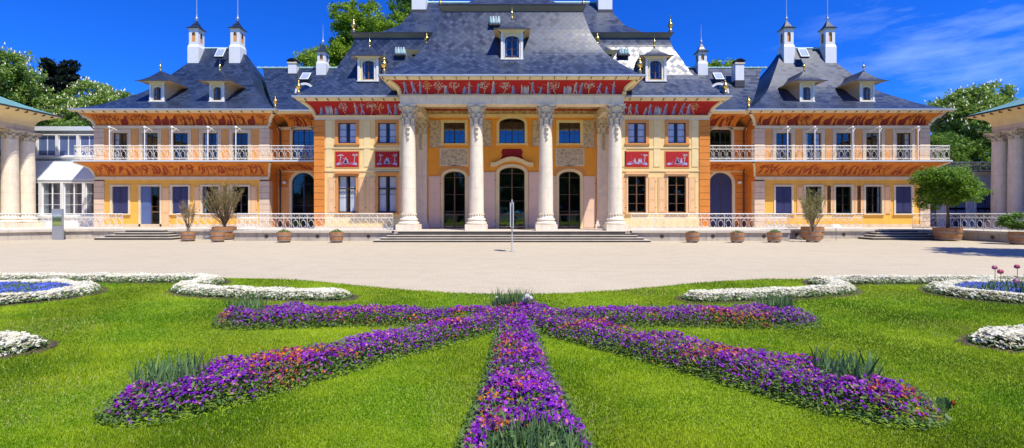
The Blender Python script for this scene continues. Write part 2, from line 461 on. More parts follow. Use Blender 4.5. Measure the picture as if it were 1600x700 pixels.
# ------------------------------------------------------------------ painted friezes on a curved cove
class Cove:
    def __init__(s, yw, pts, axis='y', off=.012):
        s.y = yw; s.p = pts; s.off = off
        L = [0]
        for a, b in zip(pts[:-1], pts[1:]): L.append(L[-1]+math.hypot(b[0]-a[0], b[1]-a[1]))
        s.L = L
    def at(s, x, v):
        d = max(0, min(.9999, v))*s.L[-1]
        for k in range(len(s.L)-1):
            if d <= s.L[k+1]:
                t = (d-s.L[k])/(s.L[k+1]-s.L[k]); a, b = s.p[k], s.p[k+1]
                o = a[0]+(b[0]-a[0])*t; z = a[1]+(b[1]-a[1])*t
                nx, nz = (b[1]-a[1]), -(b[0]-a[0]); n = math.hypot(nx, nz)
                return (x, s.y-o-s.off*nx/n, z+s.off*nz/n)
    def strip(s, b, rows, m):
        """rows: (v, xcentre, halfwidth)"""
        R_ = [(s.at(x-w, v), s.at(x+w, v)) for v, x, w in rows]
        for a, c in zip(R_[:-1], R_[1:]): b.face([a[0], a[1], c[1], c[0]], m)
def densify(rows, step=.06):
    out = []
    for a, b in zip(rows[:-1], rows[1:]):
        n = max(1, int(abs(b[0]-a[0])/step))
        for k in range(n): out.append(tuple(p+(q-p)*k/n for p, q in zip(a, b)))
    out.append(rows[-1]); return out
def figure(c, b, x, h, m, r, v0=.06):
    lean = r.uniform(-.08, .08); H = h
    kind = r.randrange(4)
    if kind == 3: H *= .62
    wd = r.uniform(.065, .11)
    rows = [(v0, x, wd*1.5), (v0+.25*H, x+lean*.3, wd*1.15), (v0+.5*H, x+lean*.6, wd*.8), (v0+.72*H, x+lean*.8, wd*.95), (v0+.8*H, x+lean, wd*.35),
            (v0+.85*H, x+lean, wd*.55), (v0+.93*H, x+lean, wd*.5), (v0+.97*H, x+lean, wd*.2)]
    if kind == 1:   # striding: two legs
        c.strip(b, densify([(v0, x-.12, .035), (v0+.4*H, x, .05)]), m); c.strip(b, densify([(v0, x+.13, .035), (v0+.4*H, x, .05)]), m)
        rows = [(v0+.35*H, x, wd*.9)]+rows[2:]
    c.strip(b, densify(rows), m)
    if m != 'paint_dark_red' and m != 'paint_brown_red':
        o_ = c.off; c.off = .018   # folds of the robe and a darker side
        c.strip(b, densify([(v, xx+w_*.55, w_*.38) for v, xx, w_ in rows[:4]]), 'paint_fold')
        c.strip(b, densify([(v, xx-w_*.25, w_*.12) for v, xx, w_ in rows[:3]]), 'paint_fold'); c.off = o_
    for sg in (-1, 1):   # arms
        dx = r.uniform(.08, .24)*sg; dv = r.uniform(-.15, .22)*H
        c.strip(b, [(v0+.66*H, x+lean*.8, .035), (v0+.66*H+dv, x+lean+dx, .025), (v0+.66*H+dv*1.15+.01, x+lean+dx*1.5, .015)], m)
def painted_tree(c, b, x, m1, m2, r, h=.85, n=44):
    bend = r.uniform(-.2, .2)
    c.strip(b, [(.05+.1*k*h, x+bend*math.sin(k*.4), .03-.0015*k) for k in range(9)], m1)
    for k in range(n):
        a = r.uniform(0, 2*PI); q = math.sqrt(r.random())
        xx = x+bend*.7+math.cos(a)*q*.34; vv = .62*h+math.sin(a)*q*.34*h+.08
        s_ = r.uniform(.014, .034)
        c.strip(b, [(vv-.04, xx-.01, s_*.4), (vv, xx, s_), (vv+.04, xx+.01, s_*.4)], m2)
def frieze(c, x0, x1, name, parent, seed, mode):
    r = random.Random(seed); b = MB(); x = x0+.25
    if mode == 'red':
        rows = []
        n = int((x1-x0)/.4); 
        for k in range(n):   # ground strip
            xa = x0+(x1-x0)*k/n; xb = x0+(x1-x0)*(k+1)/n
            h1 = .05+.03*math.sin(k*1.3); b.face([c.at(xa, .0), c.at(xb, .0), c.at(xb, h1), c.at(xa, h1+.01)], 'paint_tan')
        while x < x1-.25:
            t = r.random()
            if t < .7: figure(c, b, x, r.uniform(.72, .88), r.choice(['paint_blue', 'paint_pale', 'paint_blue', 'paint_violet']), r); x += r.uniform(.28, .6)
            elif t < .95: painted_tree(c, b, x+.1, 'paint_tan', r.choice(['paint_pale', 'paint_tan', 'paint_pale']), r); x += r.uniform(.6, .85)
            else:
                for q in range(5): c.strip(b, [(.05, x+.1*q, .035), (.3+.1*r.random(), x+.1*q+.03, .05), (.45+.2*r.random(), x+.1*q, .02)], r.choice(['paint_pale', 'paint_blue']))
                x += .7
    elif mode == 'dark':
        while x < x1-.2:
            t = r.random()
            if t < .45: figure(c, b, x, r.uniform(.7, .95), 'paint_dark_red', r, .02); x += r.uniform(.2, .36)
            elif t < .75: painted_tree(c, b, x+.15, 'paint_dark_red', 'paint_dark_red', r, n=46); x += r.uniform(.36, .55)
            else:   # horse or seated group
                c.strip(b, densify([(.05, x+.2, .22), (.2, x+.22, .3), (.42, x+.25, .28), (.5, x+.4, .12), (.72, x+.5, .07), (.76, x+.56, .05)]), 'paint_dark_red'); x += r.uniform(.6, .9)
    else:   # loose figures and foliage
        while x < x1-.3:
            t = r.random()
            if t < .4: figure(c, b, x, r.uniform(.4, .75), 'paint_brown_red', r, r.uniform(.05, .15)); x += r.uniform(.22, .5); continue
            if t < .7:
                painted_tree(c, b, x+.1, 'paint_brown_red', 'paint_brown_red', r, r.uniform(.5, .8), n=24); x += r.uniform(.3, .7); continue
            if t < .85:
                for q in range(5):
                    xx = x+q*.09; v_ = r.uniform(.1, .45); c.strip(b, [(v_-.06, xx-.05, .02), (v_, xx, .07), (v_+.08, xx+.06, .05), (v_+.2, xx+.12, .015)], 'paint_brown_red')
                x += r.uniform(.45, .7); continue
            rad = r.uniform(.14, .26); cv = r.uniform(.3, .6); m_ = 'paint_brown_red'
            for k in range(14):
                a = k*.42; q = rad*(1-k/18)
                xx = x+math.cos(a)*q*1.1; vv = cv+math.sin(a)*q*1.1
                c.strip(b, [(vv-.05, xx-.02, .02), (vv, xx, .05), (vv+.05, xx+.03, .02)], m_)
            c.strip(b, [(.12, x-.1, .03), (.25, x+.03, .08), (.4, x+.12, .04), (.55, x+.2, .09), (.75, x+.26, .02)], m_)
            x += r.uniform(.38, .62)
    o = b.build(name, parent)
    return o

# ------------------------------------------------------------------ dormer
def dormer(name, parent, x, y, zs, w, ow, oh, zt, eave, peak, P_y, depth=2.6, cheek='peach', seed=0):
    """front face at y, sill zs, body width w, opening ow x oh, wall top zt, eave half width, peak z"""
    b = MB()
    op = outline(ow, oh, oh*.18, 0, 8, x, zs+.08)
    b.poly([(x-w/2, zs), (x-w/2, zt), (x+w/2, zt), (x+w/2, zs)], [op], y, 'cream_light')
    for sx in (-1, 1):
        b.face([(x+sx*w/2, y, zs-.3), (x+sx*w/2, y+depth, zs-.3), (x+sx*w/2, y+depth, zt), (x+sx*w/2, y, zt)], cheek)
        b.box(x+sx*(w/2-.13), x+sx*(w/2+.03), y-.06, y-.003, zs, zt-.003, 'white_paint')
        # flared cove up to the eave
        pr = [(0, zt-.28), (.06, zt-.1), (.2, zt+.05), (eave-w/2, zt+.12)]
        for a, c in zip(pr[:-1], pr[1:]):
            b.face([(x+sx*(w/2+a[0]), y-a[0]*.7, a[1]), (x+sx*(w/2+c[0]), y-c[0]*.7, c[1]), (x+sx*(w/2+c[0]), y+depth, c[1]), (x+sx*(w/2+a[0]), y+depth, a[1])], cheek)
    pr = [(0, zt-.06), (.06, zt), (.2, zt+.07), (eave-w/2, zt+.12)]
    for a, c in zip(pr[:-1], pr[1:]):
        b.face([(x-w/2-a[0], y-.01-a[0]*.7, a[1]), (x+w/2+a[0], y-.01-a[0]*.7, a[1]), (x+w/2+c[0], y-.01-c[0]*.7, c[1]), (x-w/2-c[0], y-.01-c[0]*.7, c[1])], 'soffit')
    b.box(x-w/2-.05, x+w/2+.05, y-.12, y+.1, zs-.08, zs-.002, 'white_paint')
    b.box(x-ow/2-.1, x+ow/2+.1, y+.4, y+.44, zs, zt-.05, 'interior_dark')
    o = b.build(name, parent)
    r = MB(); ze = zt+.13; n = 8; fo = (eave-w/2)*.7
    prof = [(eave*(1-t)**1.0, ze+(peak-ze)*(t**1.7*.75+.25*t)) for t in [k/n for k in range(n+1)]]
    v = 0
    for (a, za), (c, zc) in zip(prof[:-1], prof[1:]):
        ya = y-fo*a/eave; yc = y-fo*c/eave+ (1-c/eave)*.35; ya = ya+(1-a/eave)*.35
        for sx in (-1, 1):
            r.face([(x+sx*a, ya, za), (x+sx*c, yc, zc), (x+sx*c, y+depth, zc), (x+sx*a, y+depth, za)], 'slate_small', [(ya, v), (yc, v+.2), (y+depth, v+.2), (y+depth, v)])
        r.face([(x-a, ya, za), (x+a, ya, za), (x+c, yc, zc), (x-c, yc, zc)], 'slate_small', [(-a, v), (a, v), (c, v+.2), (-c, v+.2)])
        v += .2
    r.box(x-eave-.02, x+eave+.02, y-fo-.03, y-fo+.02, ze-.05, ze+.01, 'lead')
    r.build('roof', o)
    key = ('dw', round(ow, 2), round(oh, 2))
    wn = inst(key, lambda: window_obj(ow, oh, oh*.18, 2, 2, .05, 'white_paint', 'brown_wood_and_shade', 'glass_blue', sill=False, proud=.03, curtain=.3), (x, y, zs+.08), o)
    f = finial((x, y+.33, peak-.02), o, .66); f.scale = (.45, .45, .72)
    return o

def lantern(parent, x, y, z0, w, h, spire=2.0, key='big'):
    """white chimney turret with arched niche, flared slate cap and gilded spike"""
    def mk():
        b = MB(); w2 = w*.84
        b.box(-w/2, w/2, -w/2, w/2, 0, h*.42, 'white_paint')
        b.box(-w/2, w/2, -w/2, w/2, -.4, 0, 'white_paint'); b.box(-w/2-.03, w/2+.03, -w/2-.03, w/2+.03, -1.2, -.4, 'lead')
        b.ring(-w/2, w/2, -w/2, w/2, (0, h*.42), ((w-w2)/2, h*.5), 'white_paint')
        q = w2/2; op = outline(w2*.36, h*.3, w2*.15, 0, 6, 0, h*.58)
        b.poly([(-q, h*.5), (-q, h), (q, h), (q, h*.5)], [op], -q, 'white_paint')
        for sx in (-1, 1):
            i0 = len(b.v); b.poly([(-q, h*.5), (-q, h), (q, h), (q, h*.5)], [op], 0, 'white_paint')
            for k in range(i0, len(b.v)): xx, yy, zz = b.v[k]; b.v[k] = (sx*q, xx, zz)
        b.face([(-q, q, h*.5), (q, q, h*.5), (q, q, h), (-q, q, h)], 'white_paint')
        b.box(-q*.75, q*.75, -q*.75, q*.75, h*.5, h*.97, 'orange_panel')
        o = b.build('chimney_turret', None, (0, 0, 0))
        c = MB(); e = q+.16
        c.box(-q-.06, q+.06, -q-.06, q+.06, h-.07, h, 'soffit')
        P = [(0, h+.02), (.12, h+.1), (.26, h+.26), (e-.12, h+.62), (e-.05, h+.8)]
        c.ring(-e, e, -e, e, (.08, h), (0, h+.02), 'lead')
        c.hip(-e, e, -e, e, P, 'slate_small', 2); c.build('cap', o, (0, 0, 0))
        s = MB(); s.lathe([(.07, h+.7), (.07, h+.85), (.13, h+.95), (.15, h+1.02), (.05, h+1.12), (.09, h+1.2), (.035, h+1.3), (.06, h+1.42), (.012, h+spire)], 0, 0, 'silver', 8)
        s.build('finial', o, (0, 0, 0)); return o
    return inst(('lantern', key), mk, (x, y, z0), parent)
def chimney(parent, x, y, z0, w, h, cap=True, name='chimney'):
    b = MB(); b.box(x-w/2, x+w/2, y-w/2, y+w/2, z0-.8, z0+h, 'white_paint'); b.box(x-w/2-.05, x+w/2+.05, y-w/2-.05, y+w/2+.05, z0+h-.12, z0+h-.003, 'soffit')
    b.box(x-w/2-.04, x+w/2+.04, y-w/2-.04, y+w/2+.04, z0-.9, z0-.35, 'lead')
    o = b.build(name, parent)
    if cap:
        c = MB(); n = 8
        rows = [[(x-w*.7+w*1.4*k/n, yy, z0+h+.12+.22*math.sin(PI*k/n)) for k in range(n+1)] for yy in (y-w*.6, y+w*.6)]
        c.grid(rows, 'lead'); 
        for sx in (-1, 1): c.box(x+sx*w*.45-.03, x+sx*w*.45+.03, y-w*.4, y+w*.4, z0+h, z0+h+.2, 'lead')
        c.build('cap', o)
    return o
def hatch(parent, x, y, z, w=.8, m='copper_hatch', pitch=.9, name='roof_hatch'):
    b = MB(); b.box(x-w/2, x+w/2, y-.25, y+.3, z-.1, z+.34, m)
    for k in range(4):
        xx = x-w/2+w*(k+.5)/4
        b.box(xx-.05, xx+.05, y-.3, y-.252, z+.05, z+.46, 'white_paint' if k % 2 else m)
    b.box(x-w/2-.04, x+w/2+.04, y-.34, y-.22, z-.14, z-.04, 'lead')
    return b.build(name, parent)
def skylight(parent, x, y, z, slope, w=.75):
    b = MB(); c, s_ = math.cos(slope), math.sin(slope)
    def q(u, v, n): return (x+u, y+v*c-n*s_, z+v*s_+n*c)
    for (u0, u1, v0, v1, n, m) in ((-w/2, w/2, 0, 1.0, .12, 'white_grey'), (-w/2+.1, w/2-.1, .12, .88, .14, 'glass_blue')):
        b.face([q(u0, v0, n), q(u1, v0, n), q(u1, v1, n), q(u0, v1, n)], m)
        b.face([q(u0, v0, -.1), q(u1, v0, -.1), q(u1, v0, n), q(u0, v0, n)], 'lead')
        for u in (u0, u1): b.face([q(u, v0, -.1), q(u, v1, -.1), q(u, v1, n), q(u, v0, n)], 'lead')
    return b.build('skylight', parent)

# ------------------------------------------------------------------ railing
def rail_panel_parts(b, x0, x1, y, z0, h, m='iron_white', vertical=None, fancy=True):
    pass
def railing_mesh(b, p0, p1, z0, h, pitch=.50, m='iron_white'):
    p0 = Vector((*p0, 0)); p1 = Vector((*p1, 0)); d = p1-p0; L = d.length; d.normalize()
    nrm = Vector((-d.y, d.x, 0)); n = max(1, round(L/pitch)); st = L/n
    def P(s, z): q = p0+d*s; return (q.x, q.y, z0+z)
    def bar(s0, z0_, s1, z1_, r=.014): b.tube([P(s0, z0_), P(s1, z1_)], r, m, 4)
    for z, r in ((h, .030), (h-.24, .016), (.10, .020), (h-.30-.0, .010)): bar(0, z, L, z, r)
    hh = h-.34
    for k in range(n+1):
        s = st*k; bar(s, 0, s, h, .017 if k % 3 == 0 else .011)
    for k in range(n):
        s = st*(k+.5)
        # ring in the middle
        rx = st*.34; rz = (hh-.1)*.40; cz = .1+(hh-.1)*.52
        pts = [P(s+rx*math.cos(a*PI/5), cz+rz*math.sin(a*PI/5)) for a in range(10)]
        b.tube(pts, .014, m, 4, closed=True)
        # small scrolls above
        for q in (-.25, .25):
            pts = [P(s+q*st+.075*math.cos(a*PI/3), h-.12+.085*math.sin(a*PI/3)) for a in range(6)]
            b.tube(pts, .012, m, 3, closed=True)
        bar(s, .1, s, cz-rz, .011); bar(s, cz+rz, s, h-.24, .011)
        bar(s-st*.5, .1, s-rx*.6, cz-rz*.8, .010); bar(s+st*.5, .1, s+rx*.6, cz-rz*.8, .010)

# ================================================================== CENTRE BLOCK
T = .64                     # terrace level
palace = tag(empty('palace', (0, 38, 0)), 'cream central palace block with four white columns, red painted friezes and layered slate roofs', 'palace')
YC, YP, YW = 29.5, 33.6, 31.8     # column axis, portico back wall, side bay wall
HX = 13.6
# --- side bay walls
UPX, LOX = (8.62, 11.38), (8.62, 11.38)
for s in (-1, 1):
    b = MB(); holes = []
    for x in UPX:
        holes.append(outline(1.24, 1.42, 0, 0, 10, s*x, 6.56)); holes.append(outline(1.24, 2.53, 0, 0, 10, s*x, 1.78))
    xs = sorted((s*7.5, s*HX))
    b.poly([(xs[0], T-.3), (xs[0], 8.6), (xs[1], 8.6), (xs[1], T-.3)], holes, YW, 'cream')
    b.face([(s*HX, YW, T-.3), (s*HX, 46, T-.3), (s*HX, 46, 8.6), (s*HX, YW, 8.6)], 'cream')
    b.face([(s*7.5, YW, T-.3), (s*7.5, YP, T-.3), (s*7.5, YP, 9.3), (s*7.5, YW, 9.3)], 'portal_ochre')
    b.box(s*7.5, s*HX, YW+.9, YW+.95, T, 8.3, 'interior_dark')
    # floors between storeys seen in the openings
    # flat cream strips
    for x in (7.62, 10.0, 12.62):
        b.box(s*(x-.22), s*(x+.22), YW-.03, YW-.003, 4.95, 8.14, 'cream_light')
    b.box(s*7.52, s*12.9, YW-.05, YW-.003, 4.62, 4.72, 'cream_light')
    b.box(s*7.52, s*12.9, YW-.05, YW-.003, 6.20, 6.28, 'cream_light')
    b.box(s*7.52, s*12.9, YW-.06, YW-.003, T, 1.35, 'cream_light')
    b.box(s*7.52, s*HX, YW-.09, YW-.003, T, .85, 'stone')
    b.build('wall', palace)
    # quoins
    q = MB(); z = T+.2; k = 0
    while z < 8.1:
        h = .46; z1 = min(z+h, 8.15)
        q.box(s*12.92, s*(HX+.04), YW-.06, YW+.5, z+.012, z1-.012, 'orange'); z += h
    q.box(s*12.94, s*(HX+.02), YW-.035, YW-.004, T, 8.15, 'groove')
    q.build('quoins', palace)
    for i, x in enumerate(UPX):
        inst('cwu', lambda: window_obj(1.24, 1.42, 0, 2, 3, .20, 'frame_orange', 'dark_wood', 'glass_clear', curtain=.8, proud=.05), (s*x, YW, 6.56), palace)  # pale curtains added to give the panes the tone of reflected sky
        if s < 0: inst('cwl', lambda: window_obj(1.24, 2.53, 0, 2, 2, .15, 'frame_orange', 'dark_wood', 'glass_clear', curtain=.8, hood=True, rail=1.65), (s*x, YW, 1.78), palace)
        else: inst('cwr', lambda: window_obj(1.24, 2.53, 0, 2, 4, .12, 'peach', 'brown_wood_and_shade', 'glass', curtain=0, hood=True), (s*x, YW, 1.78), palace)
    # opened shutters beside the lower windows
    for x in UPX:
        for t in (-1, 1):
            if t < 0: px = s*x-.80-.5
            else: px = s*x+.80
            inst('lf_c', lambda: leaf_obj(.5, 2.45, 'peach', 3), (px, YW-.004, 1.8), palace)
    # red painted panels
    for i, x in enumerate(UPX):
        p = MB(); cx = s*x; y = YW-.035
        p.box(cx-.86, cx+.86, YW-.03, YW-.003, 4.86, 6.04, 'frame_orange'); p.box(cx-.80, cx+.80, YW-.036, YW-.031, 4.92, 5.98, 'frieze_red')
        r = random.Random(int(x*10)+s)
        def P2(u, v): return (cx+u, YW-.041, 4.92+v)
        pts = [P2(-.7+1.4*k/14, .12+.10*math.sin(PI*k/14)-.0) for k in range(15)]; pt2 = [P2(-.7+1.4*k/14, .24+.06*math.sin(k*1.1)+.03*r.random()) for k in range(15)]
        for k in range(14): p.face([pts[k], pts[k+1], pt2[k+1], pt2[k]], 'paint_violet')
        for tx in (-.5, .48):
            if r.random() < .8:
                for k in range(6): p.face([P2(tx-.02+.015*k, .25+.09*k), P2(tx+.02+.015*k, .25+.09*k), P2(tx+.035+.015*k, .34+.09*k), P2(tx-.005+.015*k, .34+.09*k)], 'paint_pale')
                for a in range(8):
                    an = a*PI/4; L_ = r.uniform(.13, .24); cx2, cz2 = tx+.1, .80
                    p.face([P2(cx2, cz2), P2(cx2+L_*.6*math.cos(an)-.02, cz2+L_*.5*math.sin(an)+.04), P2(cx2+L_*math.cos(an), cz2+L_*.55*math.sin(an)-.02)], 'paint_pale')
        for k in range(26):   # small leaves, waves and flowers round the scene
            fx, fz = r.uniform(-.7, .7), r.choice([r.uniform(.1, .34), r.uniform(.34, .9)]); q_ = r.uniform(.015, .04)
            if abs(fx) < .3 and fz > .6: continue
            p.face([P2(fx-q_*1.6, fz), P2(fx, fz-q_*.6), P2(fx+q_*1.6, fz+q_*.3), P2(fx, fz+q_)], r.choice(['paint_pale', 'paint_violet', 'paint_violet']))
        for k in range(3):
            fx = r.uniform(-.25, .3); hh = r.uniform(.25, .42)
            p.face([P2(fx-.1, .26), P2(fx+.1, .26), P2(fx+.05, .26+hh*.7), P2(fx+.03, .26+hh), P2(fx-.03, .26+hh), P2(fx-.05, .26+hh*.7)], 'paint_pale' if k % 2 else 'paint_violet')
        p.build('painted_panel', palace)
    # side bay cornice
b = MB(); b.gap = 7.5; CR = [(0, 8.48), (.06, 8.72), (.26, 9.05), (.62, 9.32)]; CR2 = [(.62, 9.32), (1.0, 9.42), (1.05, 9.52)]
def cove_rings(b, x0, x1, y0, y1, prof, m, smooth=False, sides=(0, 1, 2, 3)):
    for a, c in zip(prof[:-1], prof[1:]): b.ring(x0, x1, y0, y1, (-a[0], a[1]), (-c[0], c[1]), m, sides=sides)
CRs = smooth_profile(CR, 3)
b.ring(-HX-.03, HX+.03, YW-.03, 46.5, (0, 8.17), (0, 8.48), 'soffit'); b.ring(-HX-.1, HX+.1, YW-.1, 46.5, (0, 8.40), (0, 8.48), 'cream_light')
b.ring(-HX-.1, HX+.1, YW-.1, 46.5, (0, 8.40), (.1, 8.40), 'cream_light'); b.ring(-HX-.1, HX+.1, YW-.1, 46.5, (0, 8.48), (.1, 8.48), 'cream_light')
cove_rings(b, -HX, HX, YW, 46.5, CRs, 'frieze_red'); cove_rings(b, -HX, HX, YW, 46.5, CR2, 'soffit')
for s in (-1, 1):  # mitre ribs
    pts = [(s*(HX+o+.01), YW-o-.01, z) for o, z in CRs]; b.tube(pts, .13, 'cream_light', 8)
for k in range(int(2*(HX+1)/.75)):
    x = -HX-1+k*.75
    if abs(x) > 7: b.box(x-.012, x+.012, YW-1.045, YW-.66, 9.30+.02, 9.425, 'lead')
b.build('cornice', palace)
cv = Cove(YW, CRs)
frieze(cv, -13.4, -7.4, 'frieze_painting', palace, 3, 'red'); frieze(cv, 7.4, 13.4, 'frieze_painting', palace, 5, 'red')
# main lower roof
EX = HX+1.05; EY = YW-1.05
rp = [(0, 9.58), (.56, 10.1), (1.81, 11.5), (2.47, 12.9), (2.91, 13.86), (3.05, 14.5)]
rf = MB(); RP = rf.hip(-EX, EX, EY, 47.5, rp, 'slate_scale'); mainroof = rf.build('roof', palace)
b = MB(); b.ring(-EX-.05, EX+.05, EY-.05, 47.5, (0, 9.50), (0, 9.60), 'gutter'); b.ring(-EX-.05, EX+.05, EY-.05, 47.5, (0, 9.60), (.12, 9.60), 'gutter'); b.ring(-EX-.05, EX+.05, EY-.05, 47.5, (0, 9.50), (.12, 9.50), 'gutter')
b.build('gutter', palace)
# upper roof of the block
x1, y0, y1 = 11.6, 33.8, 44.5
b = MB(); b.ring(-x1, x1, y0, y1, (0, 14.4), (0, 14.62), 'lead'); b.ring(-x1, x1, y0, y1, (0, 14.62), (-.18, 14.86), 'fascia_shade'); b.ring(-x1, x1, y0, y1, (-.18, 14.86), (-.2, 14.95), 'lead')
b.build('cornice', palace)
rf = MB(); X = x1+.2; Y = y0-.2
up = [((0, 0), 14.95), ((1.6, 1.6), 15.5), ((2.8, 3.1), 16.7), ((4.1, 5.45), 19.6)]
P = []
for a, c in zip(up[:-1], up[1:]):
    for k in range(3): t = k/3; P.append(((a[0][0]+(c[0][0]-a[0][0])*t, a[0][1]+(c[0][1]-a[0][1])*t), a[1]+(c[1]-a[1])*t))
P.append(up[-1]); v = 0
for a, c in zip(P[:-1], P[1:]): v += rf.ring(-X, X, Y, y1+.2, a, c, 'slate', v0=v)
rf.tube([(-7.6, 39.1, 19.6), (7.6, 39.1, 19.6)], .12, 'copper_hatch', 6)
rf.build('upper_roof', palace)
for s in (-1, 1):
    finial((s*14.35, EY+.25, 9.85), palace, .95); finial((s*11.6, 33.75, 15.1), palace, .95)
    dormer('dormer', palace, s*10.0, 32.05, 10.95, 1.4, .82, 1.34, 12.5, 1.12, 13.45, None)
    chimney(palace, s*7.7, 38.6, 18.9, 1.15, 2.2, cap=False)
    hatch(palace, s*8.05, 33.35, 13.2, .75)
# --- portico
b = MB()
holes = [outline(1.54, 1.52, 0, 0, 10, s*4.2, 6.83) for s in (-1, 1)]+[outline(1.85, 1.85, .42, 0, 10, 0, 6.83)]
holes += [outline(1.56, 4.15, .45, 0, 10, s*4.2, T) for s in (-1, 1)]+[outline(1.85, 4.45, .45, 0, 10, 0, T)]
b.poly([(-7.5, T-.01), (-7.5, 9.3), (7.5, 9.3), (7.5, T-.01)], holes, YP, 'portal_ochre')
b.box(-7.5, 7.5, YP+2.2, YP+2.25, T, 9.3, 'interior_dark')
b.build('wall', palace)
b = MB()
b.box(-7.45, 7.45, YP-.06, YP-.003, 8.98, 9.29, 'frieze_tan'); b.box(-7.45, 7.45, YP-.10, YP-.003, 8.72, 8.96, 'cream_light')
b.face([(-7.45, YC+.5, 9.31), (7.45, YC+.5, 9.31), (7.45, YP, 9.31), (-7.45, YP, 9.31)], 'frieze_tan')
b.build('ceiling', palace)
for s in (-1, 1):   # painted grisaille panels
    for x0_, x1_, z0, z1 in ((5.05, 5.98, 6.55, 8.5), (1.5, 2.2, 6.65, 8.5), (3.25, 5.2, 5.25, 6.40)):
        p = MB(); p.box(s*(x0_-.07), s*(x1_+.07), YP-.03, YP-.003, z0-.07, z1+.07, 'frame_orange' if z1 > 7 else 'soffit'); p.box(s*x0_, s*x1_, YP-.036, YP-.031, z0, z1, 'grisaille'); p.build('painted_panel', palace)
inst('pwu', lambda: window_obj(1.54, 1.52, 0, 4, 2, .2, 'cream_light', 'dark_wood', 'glass_sky'), (-4.2, YP, 6.83), palace)
inst('pwu', None, (4.2, YP, 6.83), palace)
inst('pwc', lambda: window_obj(1.85, 1.85, .42, 4, 2, .2, 'cream_light', 'dark_wood', 'glass_sky'), (0, YP, 6.83), palace)
inst('pdo', lambda: window_obj(1.56, 4.15, .45, 2, 3, .2, 'cream_light', 'brown_wood_and_shade', 'glass', sill=False, name='door', rail=1.0), (-4.2, YP, T), palace)
inst('pdo', None, (4.2, YP, T), palace)
inst('pdc', lambda: window_obj(1.85, 4.45, .45, 2, 4, .24, 'cream_light', 'brown_wood_and_shade', 'glass_sky', sill=False, name='door', rail=1.0, proud=.1), (0, YP, T), palace)
b = MB()   # curved hood over the centre door
n = 14
for k in range(n):
    def hp(t, o):
        x = -1.55+3.1*t; return (x, 5.12+.42*math.sin(PI*min(1, max(0, (t-.12)/.76)))**1.0+o)
    a, c = k/n, (k+1)/n
    xa, za = hp(a, 0); xb, zb = hp(c, 0)
    b.face([(xa, YP-.22, za), (xb, YP-.22, zb), (xb, YP-.22, zb+.2), (xa, YP-.22, za+.2)], 'cream_light')
    b.face([(xa, YP-.28, za+.2), (xb, YP-.28, zb+.2), (xb, YP-.28, zb+.3), (xa, YP-.28, za+.3)], 'cream_light')
    b.face([(xa, YP-.28, za+.3), (xb, YP-.28, zb+.3), (xb, YP, zb+.3), (xa, YP, za+.3)], 'cream_light')
    b.face([(xa, YP-.28, za+.2), (xb, YP-.28, zb+.2), (xb, YP, zb+.2), (xa, YP, za+.2)], 'cream_light')
    b.face([(xa, YP-.22, za), (xb, YP-.22, zb), (xb, YP, zb), (xa, YP, za)], 'cream_light')
b.build('door_hood', palace)
b = MB(); pts = [(-.66, 6.42), (-.78, 6.2), (-.7, 5.95), (-.85, 5.7), (.85, 5.7), (.7, 5.95), (.78, 6.2), (.66, 6.42)]   # red plaque above the door
b.poly(pts, [], YP-.05, 'red_cloth')
for a, c in zip(pts, pts[1:]+pts[:1]): b.face([(a[0], YP-.05, a[1]), (c[0], YP-.05, c[1]), (c[0], YP, c[1]), (a[0], YP, a[1])], 'red_cloth')
b.build('plaque', palace)
for s in (-1, 1):   # orange arches over the side doors
    b = MB(); A = outline(2.0, 4.4, .5, 0, 10, s*4.2, T); B = outline(2.0, 4.4, .5, .2, 10, s*4.2, T)
    for k in range(1, len(A)-2): b.face([(A[k][0], YP-.03, A[k][1]), (A[k+1][0], YP-.03, A[k+1][1]), (B[k+1][0], YP-.03, B[k+1][1]), (B[k][0], YP-.03, B[k][1])], 'frame_orange')
    b.build('door_arch', palace)
for x, w in ((-6.07, .86), (-3.2+.0, .55), (2.65, .55), (5.2, .86)):
    inst(('pl', w), (lambda w=w: leaf_obj(w, 3.75, 'pink_leaf', 3)), (x, YP-.02, T+.05), palace)
for x in (-2.16, 1.2): inst('plc', lambda: leaf_obj(.96, 4.05, 'pink_leaf', 3), (x, YP-.02, T+.05), palace)
b = MB(); b.box(-.9, .9, YP-1.1, YP-.15, T+.004, T+.02, 'red_cloth')
tag(b.build('door_mat'), 'dark red mat on the terrace before the middle glass door', 'mat')

